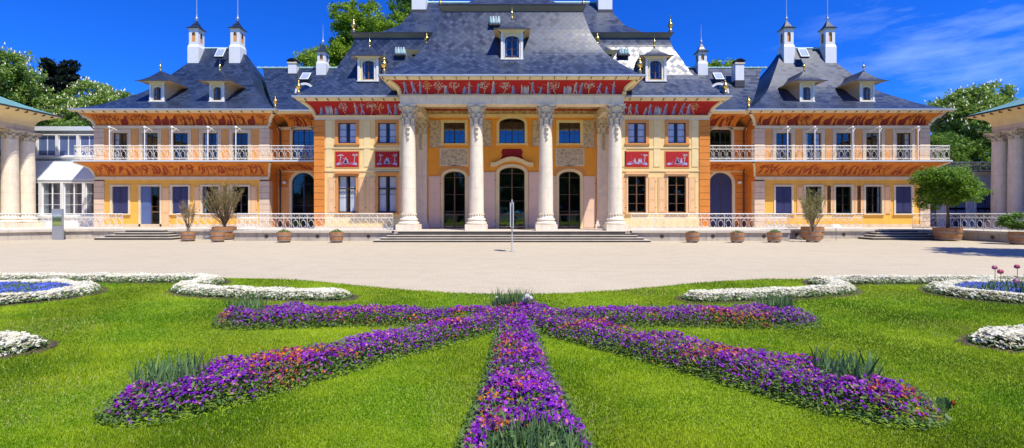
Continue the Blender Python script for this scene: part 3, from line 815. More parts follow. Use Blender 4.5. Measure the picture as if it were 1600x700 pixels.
# columns
def capital_mesh(b, r, z0, h, square=False, cy=0):
    b.lathe([(r*.96, z0), (r*1.12, z0+.05), (r*.95, z0+.09), (r*.98, z0+h*.45), (r*1.15, z0+h*.7), (r*1.45, z0+h*.88)], 0, 0, 'carved', 20)
    for tier, (zt, lh, n, off) in enumerate(((z0+.08, h*.42, 8, 0), (z0+h*.30, h*.40, 8, PI/8))):
        for k in range(n):
            a = k*2*PI/n+off; ca, sa = math.cos(a), math.sin(a); t_ = (-sa, ca)
            rows = []
            for q in range(7):
                f = q/6; rr = r*(1.02+.12*f+.42*max(0, f-.55)**1.2*2); zz = zt+lh*(f if f < .85 else .85-(f-.85)*1.2)
                ww = r*.36*(math.sin(PI*min(1, f*.75+.28)))**.7
                rows.append([(ca*rr+t_[0]*u*ww, sa*rr+t_[1]*u*ww, zz-abs(u)*.05) for u in (-1, -.55, 0, .55, 1)])
                for i in (0, 2, 4): x_, y_, z_ = rows[-1][i]; rows[-1][i] = (x_*1.04, y_*1.04, z_)
            b.grid(rows, 'carved')
    for k in range(4):   # corner volutes
        a = PI/4+k*PI/2; ca, sa = math.cos(a), math.sin(a)
        pts = []; rr_ = []
        for q in range(16):
            t = q/15*2.3*PI; rad = .17*(1-q/20)
            rc = r*1.62; pts.append((ca*(rc+rad*math.cos(t)), sa*(rc+rad*math.cos(t)), z0+h*.80-.02+rad*math.sin(t))); rr_.append(.055*(1-q/24))
        b.tube(pts, rr_, 'carved', 5)
        b.tube([(ca*r*1.05, sa*r*1.05, z0+h*.45), (ca*r*1.3, sa*r*1.3, z0+h*.72), (ca*r*1.68, sa*r*1.68, z0+h*.9)], [.04, .05, .06], 'carved', 5)
        a2 = k*PI/2; b.lathe([(0, z0+h*.84), (.08, z0+h*.85), (.1, z0+h*.92), (0, z0+h*.99)], math.cos(a2)*r*1.35, math.sin(a2)*r*1.35, 'carved', 8)
    w = r*1.55   # concave abacus
    for z_a, z_b, ww in ((z0+h*.9, z0+h*.95, w), (z0+h*.95, z0+h, w*1.07)):
        out = []
        for k in range(4):
            c0 = Vector((math.cos(PI/4+k*PI/2), math.sin(PI/4+k*PI/2)))*ww*1.2; c1 = Vector((math.cos(PI/4+(k+1)*PI/2), math.sin(PI/4+(k+1)*PI/2)))*ww*1.2
            for q in range(6):
                t = q/6; p = c0.lerp(c1, t); p *= 1-.12*math.sin(PI*t); out.append(p)
        rows = [[(p.x, p.y, z) for p in out] for z in (z_a, z_b)]; b.grid(rows, 'column_stone', close=True, smooth=False)
        b.face([(p.x, p.y, z_b) for p in out], 'column_stone'); b.face([(p.x, p.y, z_a) for p in out], 'column_stone')
def column_obj(H, r0, r1, garland=True, capH=1.35):
    sh = MB(); n = 10; z0 = .80; z1 = H-capH
    prof = []
    for k in range(n+1):
        t = k/n; prof.append((r0+(r1-r0)*t**1.7, z0+(z1-z0)*t))
    sh.lathe(prof, 0, 0, 'column_stone', 28)
    for zz in (.32, .55, .78): # drum joints
        z = z0+(z1-z0)*zz; rr = r0+(r1-r0)*zz**1.7; sh.lathe([(rr+.002, z-.008), (rr+.002, z+.008)], 0, 0, 'stone', 28)
    o = sh.build('column', None, (0, 0, 0))
    bs = MB(); bs.box(-.68, .68, -.68, .68, 0, .38, 'column_stone')
    bs.lathe([(.62, .38), (.66, .42), (.66, .50), (.60, .55), (.54, .57), (.53, .62), (.57, .66), (.585, .70), (.56, .75), (r0+.02, .78), (r0+.005, .9), (r0, .91)], 0, 0, 'column_stone', 28)
    for k in range(18):
        a = k*2*PI/18; bs.lathe([(0, .93), (.05, .96), (.055, 1.04), (0, 1.12)], math.cos(a)*(r0+.0), math.sin(a)*(r0+.0), 'carved', 5)
    bs.build('base', o, (0, 0, 0))
    cp = MB(); capital_mesh(cp, r1, z1, capH)
    if garland:
        for k in range(9):
            z = z1-.05-k*.11; w = .11*(1-.06*k)+(.03 if k % 3 == 1 else 0)
            cp.lathe([(0, z-.07), (w, z-.03), (w*.9, z+.03), (0, z+.06)], .03*math.sin(k*2.1), -r1-.01, 'carved', 7)
    cp.build('capital', o, (0, 0, 0)); return o
for x in (-6.6, -2.27, 2.17, 6.6):
    inst('column', lambda: column_obj(8.62-T, .46, .385), (x, YC, T), palace)
def pilaster_obj():
    H = 8.70-T; b = MB(); b.box(-.42, .42, -.22, 0, .75, H-1.2, 'column_stone')
    o = b.build('pilaster', None, (0, 0, 0))
    bs = MB(); bs.box(-.56, .56, -.36, 0, 0, .32, 'column_stone'); bs.box(-.50, .50, -.30, 0, .323, .5, 'column_stone'); bs.box(-.46, .46, -.26, 0, .503, .747, 'column_stone'); bs.build('base', o, (0, 0, 0))
    c = MB(); i0 = 0; capital_mesh(c, .38, H-1.2, 1.15)
    for i, (x_, y_, z_) in enumerate(c.v): c.v[i] = (x_*1.05, min(-.005, y_*.65-.12) if y_ < .3 else -.005, z_)
    for k in range(8):
        z = H-1.35-k*.14; w = .10+.03*(k % 2); c.lathe([(0, z-.08), (w, z-.03), (w*.9, z+.03), (0, z+.06)], .02*math.sin(k*2), -.235, 'carved', 7)
    c.build('capital', o, (0, 0, 0)); return o
for x in (-6.6, 6.6): inst('pil', pilaster_obj, (x, YP, T), palace)
# entablature, cove, roof of the portico
PX, PY = 7.05, 29.05
b = MB()
for (z0, z1, e) in ((8.62, 8.86, 0), (8.863, 9.10, .03), (9.103, 9.2, .08)):
    for q in ((-PX-e, PX+e, PY-e, PY+.85), (-PX-e, -PX+.85, PY+.853, YP-.003), (PX-.85, PX+e, PY+.853, YP-.003)): b.box(*q, z0, z1, 'column_stone' if e < .05 else 'soffit')
b.build('architrave', palace)
b = MB(); CP = smooth_profile([(0, 9.2), (.05, 9.48), (.24, 9.76), (.6, 9.96)], 3)
cove_rings(b, -PX, PX, PY, 33.5, CP, 'frieze_red'); cove_rings(b, -PX, PX, PY, 33.5, [(.6, 9.96), (1.0, 10.03), (1.05, 10.10)], 'soffit')
for s in (-1, 1): b.tube([(s*(PX+o+.01), PY-o-.01, z) for o, z in CP], .14, 'cream_light', 8)
for k in range(22):
    x = -7.9+k*.75; b.box(x-.012, x+.012, PY-1.045, PY-.62, 9.93+.03, 10.035, 'lead')
b.build('cornice', palace)
frieze(Cove(PY, CP), -6.95, 6.95, 'frieze_painting', palace, 21, 'red')
b = MB(); b.ring(-8.15, 8.15, 27.95, 40, (0, 10.07), (0, 10.17), 'gutter'); b.ring(-8.15, 8.15, 27.95, 40, (0, 10.17), (.1, 10.17), 'gutter'); b.ring(-8.15, 8.15, 27.95, 40, (0, 10.07), (.1, 10.07), 'lead')
b.build('gutter', palace)
pp = [(0, 10.15), (.96, 10.96), (1.86, 11.98), (2.38, 12.86), (2.81, 13.79), (3.14, 14.83), (3.3, 15.4)]
rf = MB(); PR = rf.hip(-8.1, 8.1, 28.0, 41, pp, 'slate_scale'); rf.build('portico_roof', palace)
b = MB(); a0, a1, b0, b1 = -4.75, 4.75, 31.35, 37.5
b.ring(a0, a1, b0, b1, (0, 15.3), (0, 15.46), 'lead'); b.ring(a0, a1, b0, b1, (0, 15.46), (-.22, 15.76), 'fascia_shade'); b.ring(a0, a1, b0, b1, (-.22, 15.76), (-.25, 15.86), 'lead')
b.build('cornice', palace)
rf = MB(); P = smooth_profile([(0, 15.86), (1.2, 16.35), (2.3, 17.3), (3.25, 19.3)], 3); v = 0
for p, q in zip(P[:-1], P[1:]): v += rf.ring(a0-.25, a1+.25, b0-.25, b1+.25, p, q, 'slate', v0=v)
rf.build('upper_roof', palace)
for s in (-1, 1):
    finial((s*7.85, 28.3, 10.45), palace, .95); finial((s*4.85, 31.3, 16.0), palace, .9)
dormer('dormer', palace, 0, 29.6, 11.65, 1.36, .92, 1.42, 13.35, 1.15, 14.4, None)
hatch(palace, -1.15, 31.1, 14.45, .72)
for s in (-1, 1):   # dormers on the flanks of the portico roof, seen edge on
    b = MB(); cx, cy = s*6.75, 31.6
    b.box(s*5.0, s*6.35, cy-.5, cy+.5, 11.2, 12.5, 'soffit')
    b.ring(min(s*4.6, s*7.1), max(s*4.6, s*7.1), cy-.95, cy+.95, (.35, 12.42), (0, 12.62), 'soffit')
    o = b.build('dormer', palace)
    r = MB(); P = smooth_profile([(0, 12.62), (.45, 12.8), (.9, 13.35)], 3)
    for p, q in zip(P[:-1], P[1:]): r.ring(min(s*4.6, s*7.1), max(s*4.6, s*7.1), cy-.95, cy+.95, p, q, 'slate_small')
    r.build('roof', o); finial((s*5.85, cy, 13.35), o, .8)

# ================================================================== WINGS
def wing(s, label):
    W = tag(empty('palace_wing', (s*25.6, 40, 0)), label, 'palace wing', 'palace wings')
    X0, X1, XI = 18.85, 32.4, 13.6     # inner and outer edge, where it meets the centre block
    Y, YR = 35.8, 37.0
    cxs = [21.1+2.33*i for i in range(5)]
    z_up, z_lo = 5.78, 1.72
    b = MB(); hu = [outline(1.2, 2.15, 0, 0, 10, s*x, z_up+.05) for x in cxs]
    hl = []
    for i, x in enumerate(cxs):
        if s < 0 and i == 3: hl.append(outline(1.5, 3.12, 0, 0, 10, s*x, T+.06))
        else: hl.append(outline(1.26, 2.1, 0, 0, 10, s*x, z_lo))
    xs = sorted((s*X0, s*X1))
    def rect(z0, z1, xx=xs): return [(xx[0], z0), (xx[0], z1), (xx[1], z1), (xx[1], z0)]
    b.poly(rect(4.6, 8.6), hu, Y, 'stone'); b.poly(rect(T-.3, 4.6), hl, Y, 'ochre')
    for x in (X0, X1): b.face([(s*x, Y, T-.3), (s*x, 47, T-.3), (s*x, 47, 8.6), (s*x, Y, 8.6)], 'ochre' if x == X1 else 'orange')
    b.box(s*(X0+.05), s*(X1-.05), Y+1.0, Y+1.05, T, 8.5, 'interior_dark')
    b.box(s*(X0+.05), s*(X1-.05), Y+.3, Y+1.0, 4.9, 5.1, 'interior_dark')
    edges = [X0+.75]+[v for x in cxs for v in (x-.92, x+.92)]+[X1-.75]
    for a, c in zip(edges[::2], edges[1::2]):
        if c-a > .2: b.box(s*(a+.0), s*(c-.0), Y-.03, Y-.003, 5.8, 8.28, 'orange_panel')
    b.box(s*X0, s*X1, Y-.06, Y-.003, 4.35, 4.58, 'soffit'); b.box(s*X0, s*X1, Y-.08, Y-.003, 8.32, 8.54, 'soffit')
    b.box(s*X0, s*X1, Y-.05, Y-.003, T, .9, 'stone')
    b.build('wall', W)
    for xa, xb in ((X0-.03, X0+.75), (X1-.75, X1+.03)):
      for z0_, z1_ in ((T, 4.33), (5.78, 8.3)):
            z = z0_; q = MB()
            while z < z1_-.1: q.box(s*xa, s*xb, Y-.07, Y+.4, z+.01, min(z+.45, z1_)-.01, 'quoin'); z += .45
            q.box(s*(xa+.02), s*(xb-.02), Y-.045, Y-.004, z0_, z1_, 'groove')
            q.build('quoin_strip', W)
    # recessed link to the centre block
    b = MB(); xs2 = sorted((s*XI, s*X0)); cx = 16.75
    b.poly(rect(T-.3, 8.7, xs2), [outline(1.85, 4.36, .9, 0, 12, s*cx, T), outline(1.75, 2.9, .45, 0, 10, s*cx, 5.8)], YR, 'orange')
    b.box(s*XI, s*(X0-.05), YR+1.3, YR+1.35, T, 8.5, 'interior_dark')
    for z in [T+.46*k for k in range(1, 16)]:
        for xa, xb in ((XI, cx-1.25), (cx+1.25, X0)): b.box(s*xa, s*xb, YR-.012, YR-.003, z-.012, z+.012, 'groove')
    b.box(s*XI, s*X0, YR-.05, YR-.003, 8.45, 8.65, 'soffit')
    b.build('link_wall', W)
    if s < 0:
        inst('ld_open', lambda: window_obj(1.85, 4.36, .9, 2, 2, .22, 'soffit', 'blue_shutter', 'glass', sill=False, name='arched_door'), (s*cx, YR, T), W)
    else:
        inst('ld_shut', lambda: window_obj(1.85, 4.36, .9, 2, 2, .22, 'soffit', 'blue_shutter', 'glass', sill=False, name='arched_door', fill='blue_shutter'), (s*cx, YR, T), W)
    inst('lw_up', lambda: window_obj(1.75, 2.9, .45, 4, 3, .2, 'soffit', 'dark_wood', 'glass_sky', sill=False), (s*cx, YR, 5.8), W)
    if s < 0: inst('sh_lk', lambda: leaf_obj(.9, 2.9, 'orange_panel', 1), (s*18.75, YR-.01, T+.3), W)
    lb = MB(); lb.box(s*18.2-.13, s*18.2+.13, YR-.2, YR-.06, 4.1, 4.3, 'white_paint'); lb.build('wall_lamp', W)
    # windows
    for i, x in enumerate(cxs):
        k = i % 3
        inst(('wu', k), (lambda k=k: window_obj(1.2, 2.15, 0, 2, 4, .26, 'stone', 'dark_wood', 'glass_blue', curtain=(.25, .5, .0)[k], sill=False, proud=.06)), (s*x, Y, z_up+.05), W)
        if s < 0: kind = ['open', 'open', 'blue', 'door', 'blue'][i]
        else: kind = ['blue', 'open', 'open', 'open', 'blue'][i]
        if kind == 'blue': inst('wl_blue', lambda: window_obj(1.26, 2.1, 0, 2, 2, .14, 'soffit', fill='blue_shutter'), (s*x, Y, z_lo), W)
        elif kind == 'open':
            inst(('wl_open', i % 2), (lambda i=i: window_obj(1.26, 2.1, 0, 2, 3, .14, 'soffit', 'dark_wood', 'glass', curtain=.25*(i % 2))), (s*x, Y, z_lo), W)
            for px in (s*x-.8-.5, s*x+.8): inst('lf_w', lambda: leaf_obj(.5, 2.1, 'peach', 2), (px, Y-.004, z_lo), W)
        else:
            inst('w_door', lambda: window_obj(1.5, 3.12, 0, 2, 2, .14, 'soffit', 'brown_wood_and_shade', 'glass', sill=False, name='door', rail=1.15), (s*x, Y, T+.06), W)
            d = MB(); d.box(s*x-.74, s*x-.01, Y+.03, Y+.08, T+.08, T+3.14, 'blue_door')
            for z0_, z1_ in ((T+.25, T+1.4), (T+1.55, T+2.95)): d.box(s*x-.63, s*x-.12, Y+.015, Y+.028, z0_, z1_, 'blue_door')
            d.build('door_leaf', W)
            inst('lf_d', lambda: leaf_obj(.62, 3.0, 'peach', 3), (s*x+.92, Y-.004, T+.1), W)
    # upper cove
    U = smooth_profile([(0, 8.54), (.06, 8.8), (.28, 9.12), (.68, 9.38)], 3); U2 = [(.68, 9.38), (1.0, 9.46), (1.05, 9.54)]
    b = MB(); xa, xb = xs
    cove_rings(b, xa, xb, Y, 47, U, 'frieze_orange'); cove_rings(b, xa, xb, Y, 47, U2, 'soffit')
    for x in (xa, xb):
        sg = -1 if x == xa else 1; b.tube([(x+sg*(o+.01), Y-o-.01, z) for o, z in U], .13, 'soffit', 8)
    for k in range(int((X1-X0+1.8)/.8)): x = s*(X0-.8+k*.8); b.box(x-.012, x+.012, Y-1.045, Y-.72, 9.37+.02, 9.47, 'lead')
    # cove of the recessed link
    UL = smooth_profile([(0, 8.62), (.2, 8.95), (.8, 9.25), (1.6, 9.38)], 3)
    x2a, x2b = sorted((s*(XI+.2), s*(X0-.9)))
    for p, q in zip(UL[:-1], UL[1:]): b.face([(x2a, YR-p[0], p[1]), (x2b, YR-p[0], p[1]), (x2b, YR-q[0], q[1]), (x2a, YR-q[0], q[1])], 'frieze_orange')
    b.face([(x2a, YR-1.6, 9.38), (x2b, YR-1.6, 9.38), (x2b, YR-2.0, 9.5), (x2a, YR-2.0, 9.5)], 'soffit')
    b.build('cornice', W)
    fx = sorted((s*(X0+.1), s*(X1-.1)))
    frieze(Cove(Y, U), fx[0], fx[1], 'frieze_painting', W, 31+s, 'dark')
    frieze(Cove(YR, UL), x2a+.1, x2b-.1, 'frieze_painting', W, 41+s, 'dark')
    # balcony
    BY, BX = 34.6, 33.0
    b = MB(); b.box(s*(XI-.0), s*BX, BY, YR-.003, 5.60, 5.74, 'stone'); b.box(s*(XI-.0), s*(BX+.05), BY-.06, BY-.003, 5.62, 5.72, 'white_grey')
    b.build('balcony_slab', W)
    b = MB(); L_ = smooth_profile([(0, 4.60), (.08, 4.9), (.4, 5.3), (1.12, 5.58)], 3)
    for p, q in zip(L_[:-1], L_[1:]):
        f = lambda o: s*(X1+o*.5); g = lambda o: s*(X0-o*.6)
        b.face([(f(p[0]), Y-p[0], p[1]), (g(p[0]), Y-p[0], p[1]), (g(q[0]), Y-q[0], q[1]), (f(q[0]), Y-q[0], q[1])], 'frieze_orange')
        b.face([(f(p[0]), Y-p[0], p[1]), (f(p[0]), YR, p[1]), (f(q[0]), YR, q[1]), (f(q[0]), Y-q[0], q[1])], 'frieze_orange')
        b.face([(g(p[0]), Y-p[0], p[1]), (g(p[0]), YR, p[1]), (g(q[0]), YR, q[1]), (g(q[0]), Y-q[0], q[1])], 'frieze_orange')
    for f in ((lambda o: s*(X1+o*.5+.0)), (lambda o: s*(X0-o*.6))): b.tube([(f(o), Y-o-.01, z) for o, z in L_], .09, 'soffit', 6)
    L2 = smooth_profile([(0, 5.12), (.4, 5.34), (1.2, 5.5), (2.35, 5.58)], 3)
    for p, q in zip(L2[:-1], L2[1:]): b.face([(s*XI, YR-p[0], p[1]), (s*(X0-.3), YR-p[0], p[1]), (s*(X0-.3), YR-q[0], q[1]), (s*XI, YR-q[0], q[1])], 'frieze_orange')
    b.box(s*XI, s*X0, YR-.06, YR-.003, 5.04, 5.14, 'soffit')
    b.build('balcony_cove', W)
    frieze(Cove(Y, L_), fx[0], fx[1], 'cove_painting', W, 51+s, 'scroll')
    frieze(Cove(YR, L2), min(s*13.8, s*18.4), max(s*13.8, s*18.4), 'cove_painting', W, 61+s, 'scroll')
    b = MB(); railing_mesh(b, (s*(XI+.05), BY+.08), (s*(BX-.06), BY+.08), 5.74, 1.08); railing_mesh(b, (s*(BX-.06), BY+.08), (s*(BX-.06), YR), 5.74, 1.08)
    b.build('balcony_railing', W)
    # awning posts
    for px in ((30.25, 27.6, 25.55, 22.85, 20.75) if s < 0 else (20.7, 22.75, 25.6, 27.6, 30.5)):
        def mk():
            b = MB(); b.tube([(0, 0, 0), (0, 0, 2.42)], .035, 'iron_white', 6); b.tube([(0, 0, 2.35), (.0, .2, 2.47), (.0, .9, 2.30)], .03, 'iron_white', 5)
            b.lathe([(0, 2.36), (.09, 2.40), (.09, 2.52), (0, 2.56)], 0, 0, 'iron_white', 6); b.tube([(0, 0, 2.1), (.28, .12, 2.42)], .02, 'iron_white', 4)
            return b.build('awning_post', None, (0, 0, 0))
        inst('awn', mk, (s*px, BY+.02, 5.74), W)
    # roofs
    ex = sorted((s*(X0-1.05), s*(X1+1.05))); EY_ = Y-1.05
    wp = [(0, 9.62), (1.2, 10.2), (2.45, 11.16), (3.35, 11.96), (4.47, 13.57), (5.37, 14.96), (6.1, 16.35)]
    rf = MB(); WP = rf.hip(ex[0], ex[1], EY_, EY_+12.25, wp, 'slate')
    rf.tube([(ex[0]+6.1, EY_+6.1, 16.36), (ex[1]-6.1, EY_+6.1, 16.36)], .09, 'copper_hatch', 6)
    rf.build('roof', W)
    lr = MB(); LP = smooth_profile([(0, 9.58), (2.0, 10.75), (4.0, 12.5), (5.85, 14.6)], 4); v = 0
    la, lc = sorted((s*11.8, s*24.6))
    for p, q in zip(LP[:-1], LP[1:]):
        d = math.hypot(q[0]-p[0], q[1]-p[1])
        # keep the lower part between the two hips
        lo = s*(X0-.95+max(0, p[0]*.72)); lo2 = s*(X0-.95+q[0]*.72)
        inn = s*(14.3-p[0]*.4); inn2 = s*(14.3-q[0]*.4)
        lr.face([(inn, 35.0+p[0], p[1]), (lo, 35.0+p[0], p[1]), (lo2, 35.0+q[0], q[1]), (inn2, 35.0+q[0], q[1])], 'slate', [(inn, v), (lo, v), (lo2, v+d), (inn2, v+d)])
        lr.face([(inn, 46.7-p[0], p[1]), (lo, 46.7-p[0], p[1]), (lo2, 46.7-q[0], q[1]), (inn2, 46.7-q[0], q[1])], 'slate', [(inn, v), (lo, v), (lo2, v+d), (inn2, v+d)]); v += d
    n = 34
    for k in range(n):   # half round ridge tiles
        x = 11.9+(22.6-11.9)*k/n; lr.box(s*x, s*(x+.27), 40.75, 40.95, 14.58, 14.70+.03*(k % 2), 'copper_hatch')
    lr.build('link_roof', W)
    b = MB(); b.ring(ex[0]-.05, ex[1]+.05, EY_-.05, 47, (0, 9.54), (0, 9.63), 'gutter'); b.ring(ex[0]-.05, ex[1]+.05, EY_-.05, 47, (0, 9.63), (.12, 9.63), 'gutter'); b.ring(ex[0]-.05, ex[1]+.05, EY_-.05, 47, (0, 9.54), (.12, 9.54), 'lead')
    b.box(s*14.4, s*(X0-1.12), 34.93, 35.02, 9.50, 9.60, 'gutter'); b.build('gutter', W)
    # drainpipe
    b = MB(); b.tube([(s*(X0-.25), 35.1, 9.5), (s*(X0-.35), 35.9, 8.9), (s*(X0-.3), YR-.12, 8.3), (s*(X0-.3), YR-.12, T)], .06, 'lead', 6); b.build('drainpipe', W)
    b = MB(); b.tube([(s*(X1+.7), 34.9, 9.45), (s*(X1+.3), 35.3, 8.8), (s*(X1+.12), Y+.2, 8.2), (s*(X1+.12), Y+.2, T)], .06, 'lead', 6); b.build('drainpipe', W)
    for x in (28.1, 23.35):
        dormer('dormer', W, s*x, 36.5, 10.62, 1.12, .62, 1.05, 12.0, 1.3, 13.15, None, depth=3.0)
    for x in (26.9, 23.4): lantern(W, s*x*1.03, 40.5, 15.05, .96, 2.8, 4.7, 'big')
    lantern(W, s*16.65, 40.6, 14.1, .86, 1.75, 2.5, 'small')
    chimney(W, s*19.2, 40.6 if s < 0 else 39.2, 14.3 if s < 0 else 13.3, .72, .65 if s < 0 else 1.15)
    skylight(W, s*17.6, 39.0, 13.0, R(48)); skylight(W, s*25.1, 39.5, 15.1, R(60))
    # eyebrow window
    e = MB(); ex_, ey_, ez_ = s*17.05, 38.0, 11.7; n = 12
    A = [(ex_+.62*math.cos(PI-PI*k/n), ez_+.62*math.sin(PI*k/n)) for k in range(n+1)]; B = [(ex_+.82*math.cos(PI-PI*k/n), ez_+.80*math.sin(PI*k/n)) for k in range(n+1)]
    for k in range(n):
        e.face([(A[k][0], ey_-.1, A[k][1]), (A[k+1][0], ey_-.1, A[k+1][1]), (B[k+1][0], ey_-.1, B[k+1][1]), (B[k][0], ey_-.1, B[k][1])], 'white_paint')
        e.face([(B[k][0], ey_-.1, B[k][1]), (B[k+1][0], ey_-.1, B[k+1][1]), (B[k+1][0], ey_+1.4, B[k+1][1]), (B[k][0], ey_+1.4, B[k][1])], 'lead')
        e.face([(A[k][0], ey_-.1, A[k][1]), (A[k+1][0], ey_-.1, A[k+1][1]), (A[k+1][0], ey_+.1, A[k+1][1]), (A[k][0], ey_+.1, A[k][1])], 'white_paint')
    e.box(ex_-.8, ex_+.8, ey_-.14, ey_+.05, ez_-.1, ez_, 'white_paint')
    eo = e.build('eyebrow_dormer', W)
    g = MB(); g.poly(A, [], ey_+.05, 'glass_sky'); g.build('pane', eo)
    g = MB(); g.box(ex_-.025, ex_+.025, ey_-.02, ey_+.03, ez_, ez_+.6, 'dark_wood'); g.box(ex_-.33, ex_-.30, ey_-.02, ey_+.03, ez_, ez_+.5, 'dark_wood'); g.box(ex_+.30, ex_+.33, ey_-.02, ey_+.03, ez_, ez_+.5, 'dark_wood'); g.build('sash', eo)
    finial((s*17.95, 34.95, 9.85), W, .85)
    return W
wing(-1, 'orange palace wing with a half open blue door, left of the columns')
wing(1, 'orange palace wing with three pairs of open peach shutters, right of the columns')

# ================================================================== SIDE PAVILIONS AND LINKS
def pavilion(s, label, xe):
    """pavilion at the edge of the court; its eave runs along Y at |x| = xe up to y = 37"""
    V = tag(empty('pavilion', (s*(xe+8), 28, 0)), label, 'pavilion', 'side pavilions')
    y0, y1 = 20.0, 37.3
    xa, xb = sorted((s*(xe+1.1), s*(xe+16)))
    b = MB(); b.ring(min(s*(xe+3.4), s*(xe+15)), max(s*(xe+3.4), s*(xe+15)), y0+2, y1-2, (0, T-.3), (0, 8.7), 'cream_light' if s < 0 else 'brown_wood_and_shade')  # right wall is coloured dark brown to imitate the shade behind its columns
    b.build('wall', V)
    b = MB(); b.ring(xa, xb, y0+1.1, y1-1.1, (0, 8.05), (0, 8.5), 'stone'); b.ring(xa, xb, y0+1.1, y1-1.1, (0, 8.05), (.9, 8.05), 'stone')
    b.ring(xa, xb, y0+1.1, y1-1.1, (.9, 8.05), (.9, 8.5), 'stone')
    pr = smooth_profile([(0, 8.5), (.1, 8.85), (.4, 9.15), (1.08, 9.45)], 3)
    for p, q in zip(pr[:-1], pr[1:]): b.ring(xa, xb, y0+1.1, y1-1.1, (-p[0], p[1]), (-q[0], q[1]), 'cream_light')
    b.face([(xa, y0+1.1, 8.52), (xb, y0+1.1, 8.52), (xb, y1-1.1, 8.52), (xa, y1-1.1, 8.52)], 'cream_light')
    for k in range(26):
        y = y0+.6+k*.64; b.box(s*(xe+.05), s*(xe+.3), y-.02, y+.02, 9.30, 9.44, 'lead')
    b.build('cornice', V)
    ea, eb = sorted((s*xe, s*(xe+17.1))); rf = MB()
    rf.hip(ea, eb, y0, y1, [(0, 9.56), (1.5, 10.15), (3.5, 11.3), (6, 13.6), (8.4, 17)], 'green_roof'); rf.build('roof', V)
    b = MB(); b.ring(ea-.05, eb+.05, y0-.05, y1+.05, (0, 9.46), (0, 9.57), 'lead'); b.build('gutter', V)
    for y in ((36.0, 34.8, 31.0, 29.8, 26.0, 24.8, 21.8)):
        inst('pav_col', lambda: column_obj(8.05-T, .50, .44, False, .75), (s*(xe+1.5), y, T), V)
    return V
pavilion(-1, 'white columned pavilion with blue-green roof cut by the left edge, sunlit paired columns', 36.4)
pavilion(1, 'shaded columned pavilion with pale green roof cut by the right edge', 36.6)

# glazed link at left
G = tag(empty('winter_garden', (-37.0, 38, 0)), 'white two storey glazed link with slanting canopy between left pavilion and wing', 'conservatory')
b = MB(); b.box(-43, -32.45, 38.62, 44, T-.3, 8.6, 'white_grey'); b.box(-43, -32.5, 38.2, 44.2, 8.6, 8.95, 'white_grey')
b.box(-43, -32.45, 37.05, 38.6, 4.25, 4.4, 'white_grey')
b.face([(-43, 36.95, 4.45), (-32.6, 36.95, 4.45), (-32.6, 37.75, 5.95), (-43, 37.75, 5.95)], 'white_grey'); b.box(-43, -32.6, 37.75, 38.5, 5.9, 6.02, 'white_grey')
b.face([(-43, 36.95, 4.38), (-32.6, 36.95, 4.38), (-32.6, 36.95, 4.45), (-43, 36.95, 4.45)], 'white_paint')
b.face([(-32.6, 36.95, 4.45), (-32.6, 37.75, 5.95), (-32.6, 38.55, 5.95), (-32.6, 38.55, 4.45)], 'white_grey')
b.box(-43, -32.45, 37.0, 37.15, T-.3, 1.55, 'white_paint'); b.box(-43, -32.45, 38.3, 38.6, 6.3, 6.5, 'white_paint')
b.build('wall', G)
for j, x in enumerate([-33.5-1.75*k for k in range(4)]):
    def mk_l(): return window_obj(1.55, 2.65, 0, 2, 3, .08, 'white_paint', 'white_paint', 'glass_sky', curtain=.42)
    inst('gl_lo', mk_l, (x, 37.0, 1.55), G); inst('gl_up', lambda: window_obj(1.55, 1.75, 0, 2, 2, .08, 'white_paint', 'white_paint', 'glass_sky', curtain=.5), (x, 38.35, 6.5), G)
b = MB(); b.box(-43, -32.5, 38.45, 38.5, 6.5, 8.4, 'blue_door'); b.box(-43, -32.5, 37.5, 37.55, 1.5, 4.3, 'blue_door'); b.build('backing', G)

# low shaded link at right
G = tag(empty('link_building', (36.5, 39, 0)), 'low grey shaded link building with blue doors behind the round potted tree', 'building')
b = MB(); b.box(32.45, 43, 38.0, 43, T-.3, 4.9, 'white_grey'); b.box(32.45, 43, 37.8, 43.2, 4.9, 5.15, 'stone'); b.build('wall', G)
for x in (34.2, 36.6, 39.0): inst('rl_door', lambda: window_obj(1.6, 2.9, 0, 2, 2, .12, 'white_grey', fill='blue_door', name='door', sill=False), (x, 37.94, T+.02), G)
b = MB(); railing_mesh(b, (32.6, 37.9), (42, 37.9), 5.15, .8); b.build('roof_railing', G)

# ================================================================== TERRACE, STEPS, GROUND
def prism(name, pts, z0, z1, mtop, mside, kind='structure'):
    b = MB(); tris = tessellate_polygon([[Vector((x, y, 0)) for x, y in pts]])
    for t in tris: b.face([(pts[i][0], pts[i][1], z1) for i in t], mtop)
    for a, c in zip(pts, pts[1:]+pts[:1]): b.face([(a[0], a[1], z0), (c[0], c[1], z0), (c[0], c[1], z1), (a[0], a[1], z1)], mside)
    o = b.build(name); tag(o, kind=kind); return o
TL = [(-34.5, 24), (-33.2, 27.8), (-30.8, 30.4), (-28.6, 31.4), (-17.4, 31.4), (-17.4, 28.9), (-7.4, 28.9), (-7.3, 28.55), (7.3, 28.55), (7.4, 28.9), (17.4, 28.9), (17.4, 31.4), (28.0, 31.4), (29.2, 30.0), (29.2, 24)]
prism('terrace', [(-60, 24)]+TL+[(60, 24), (60, 60), (-60, 60)], -.05, T, 'step_stone', 'plinth_stone')
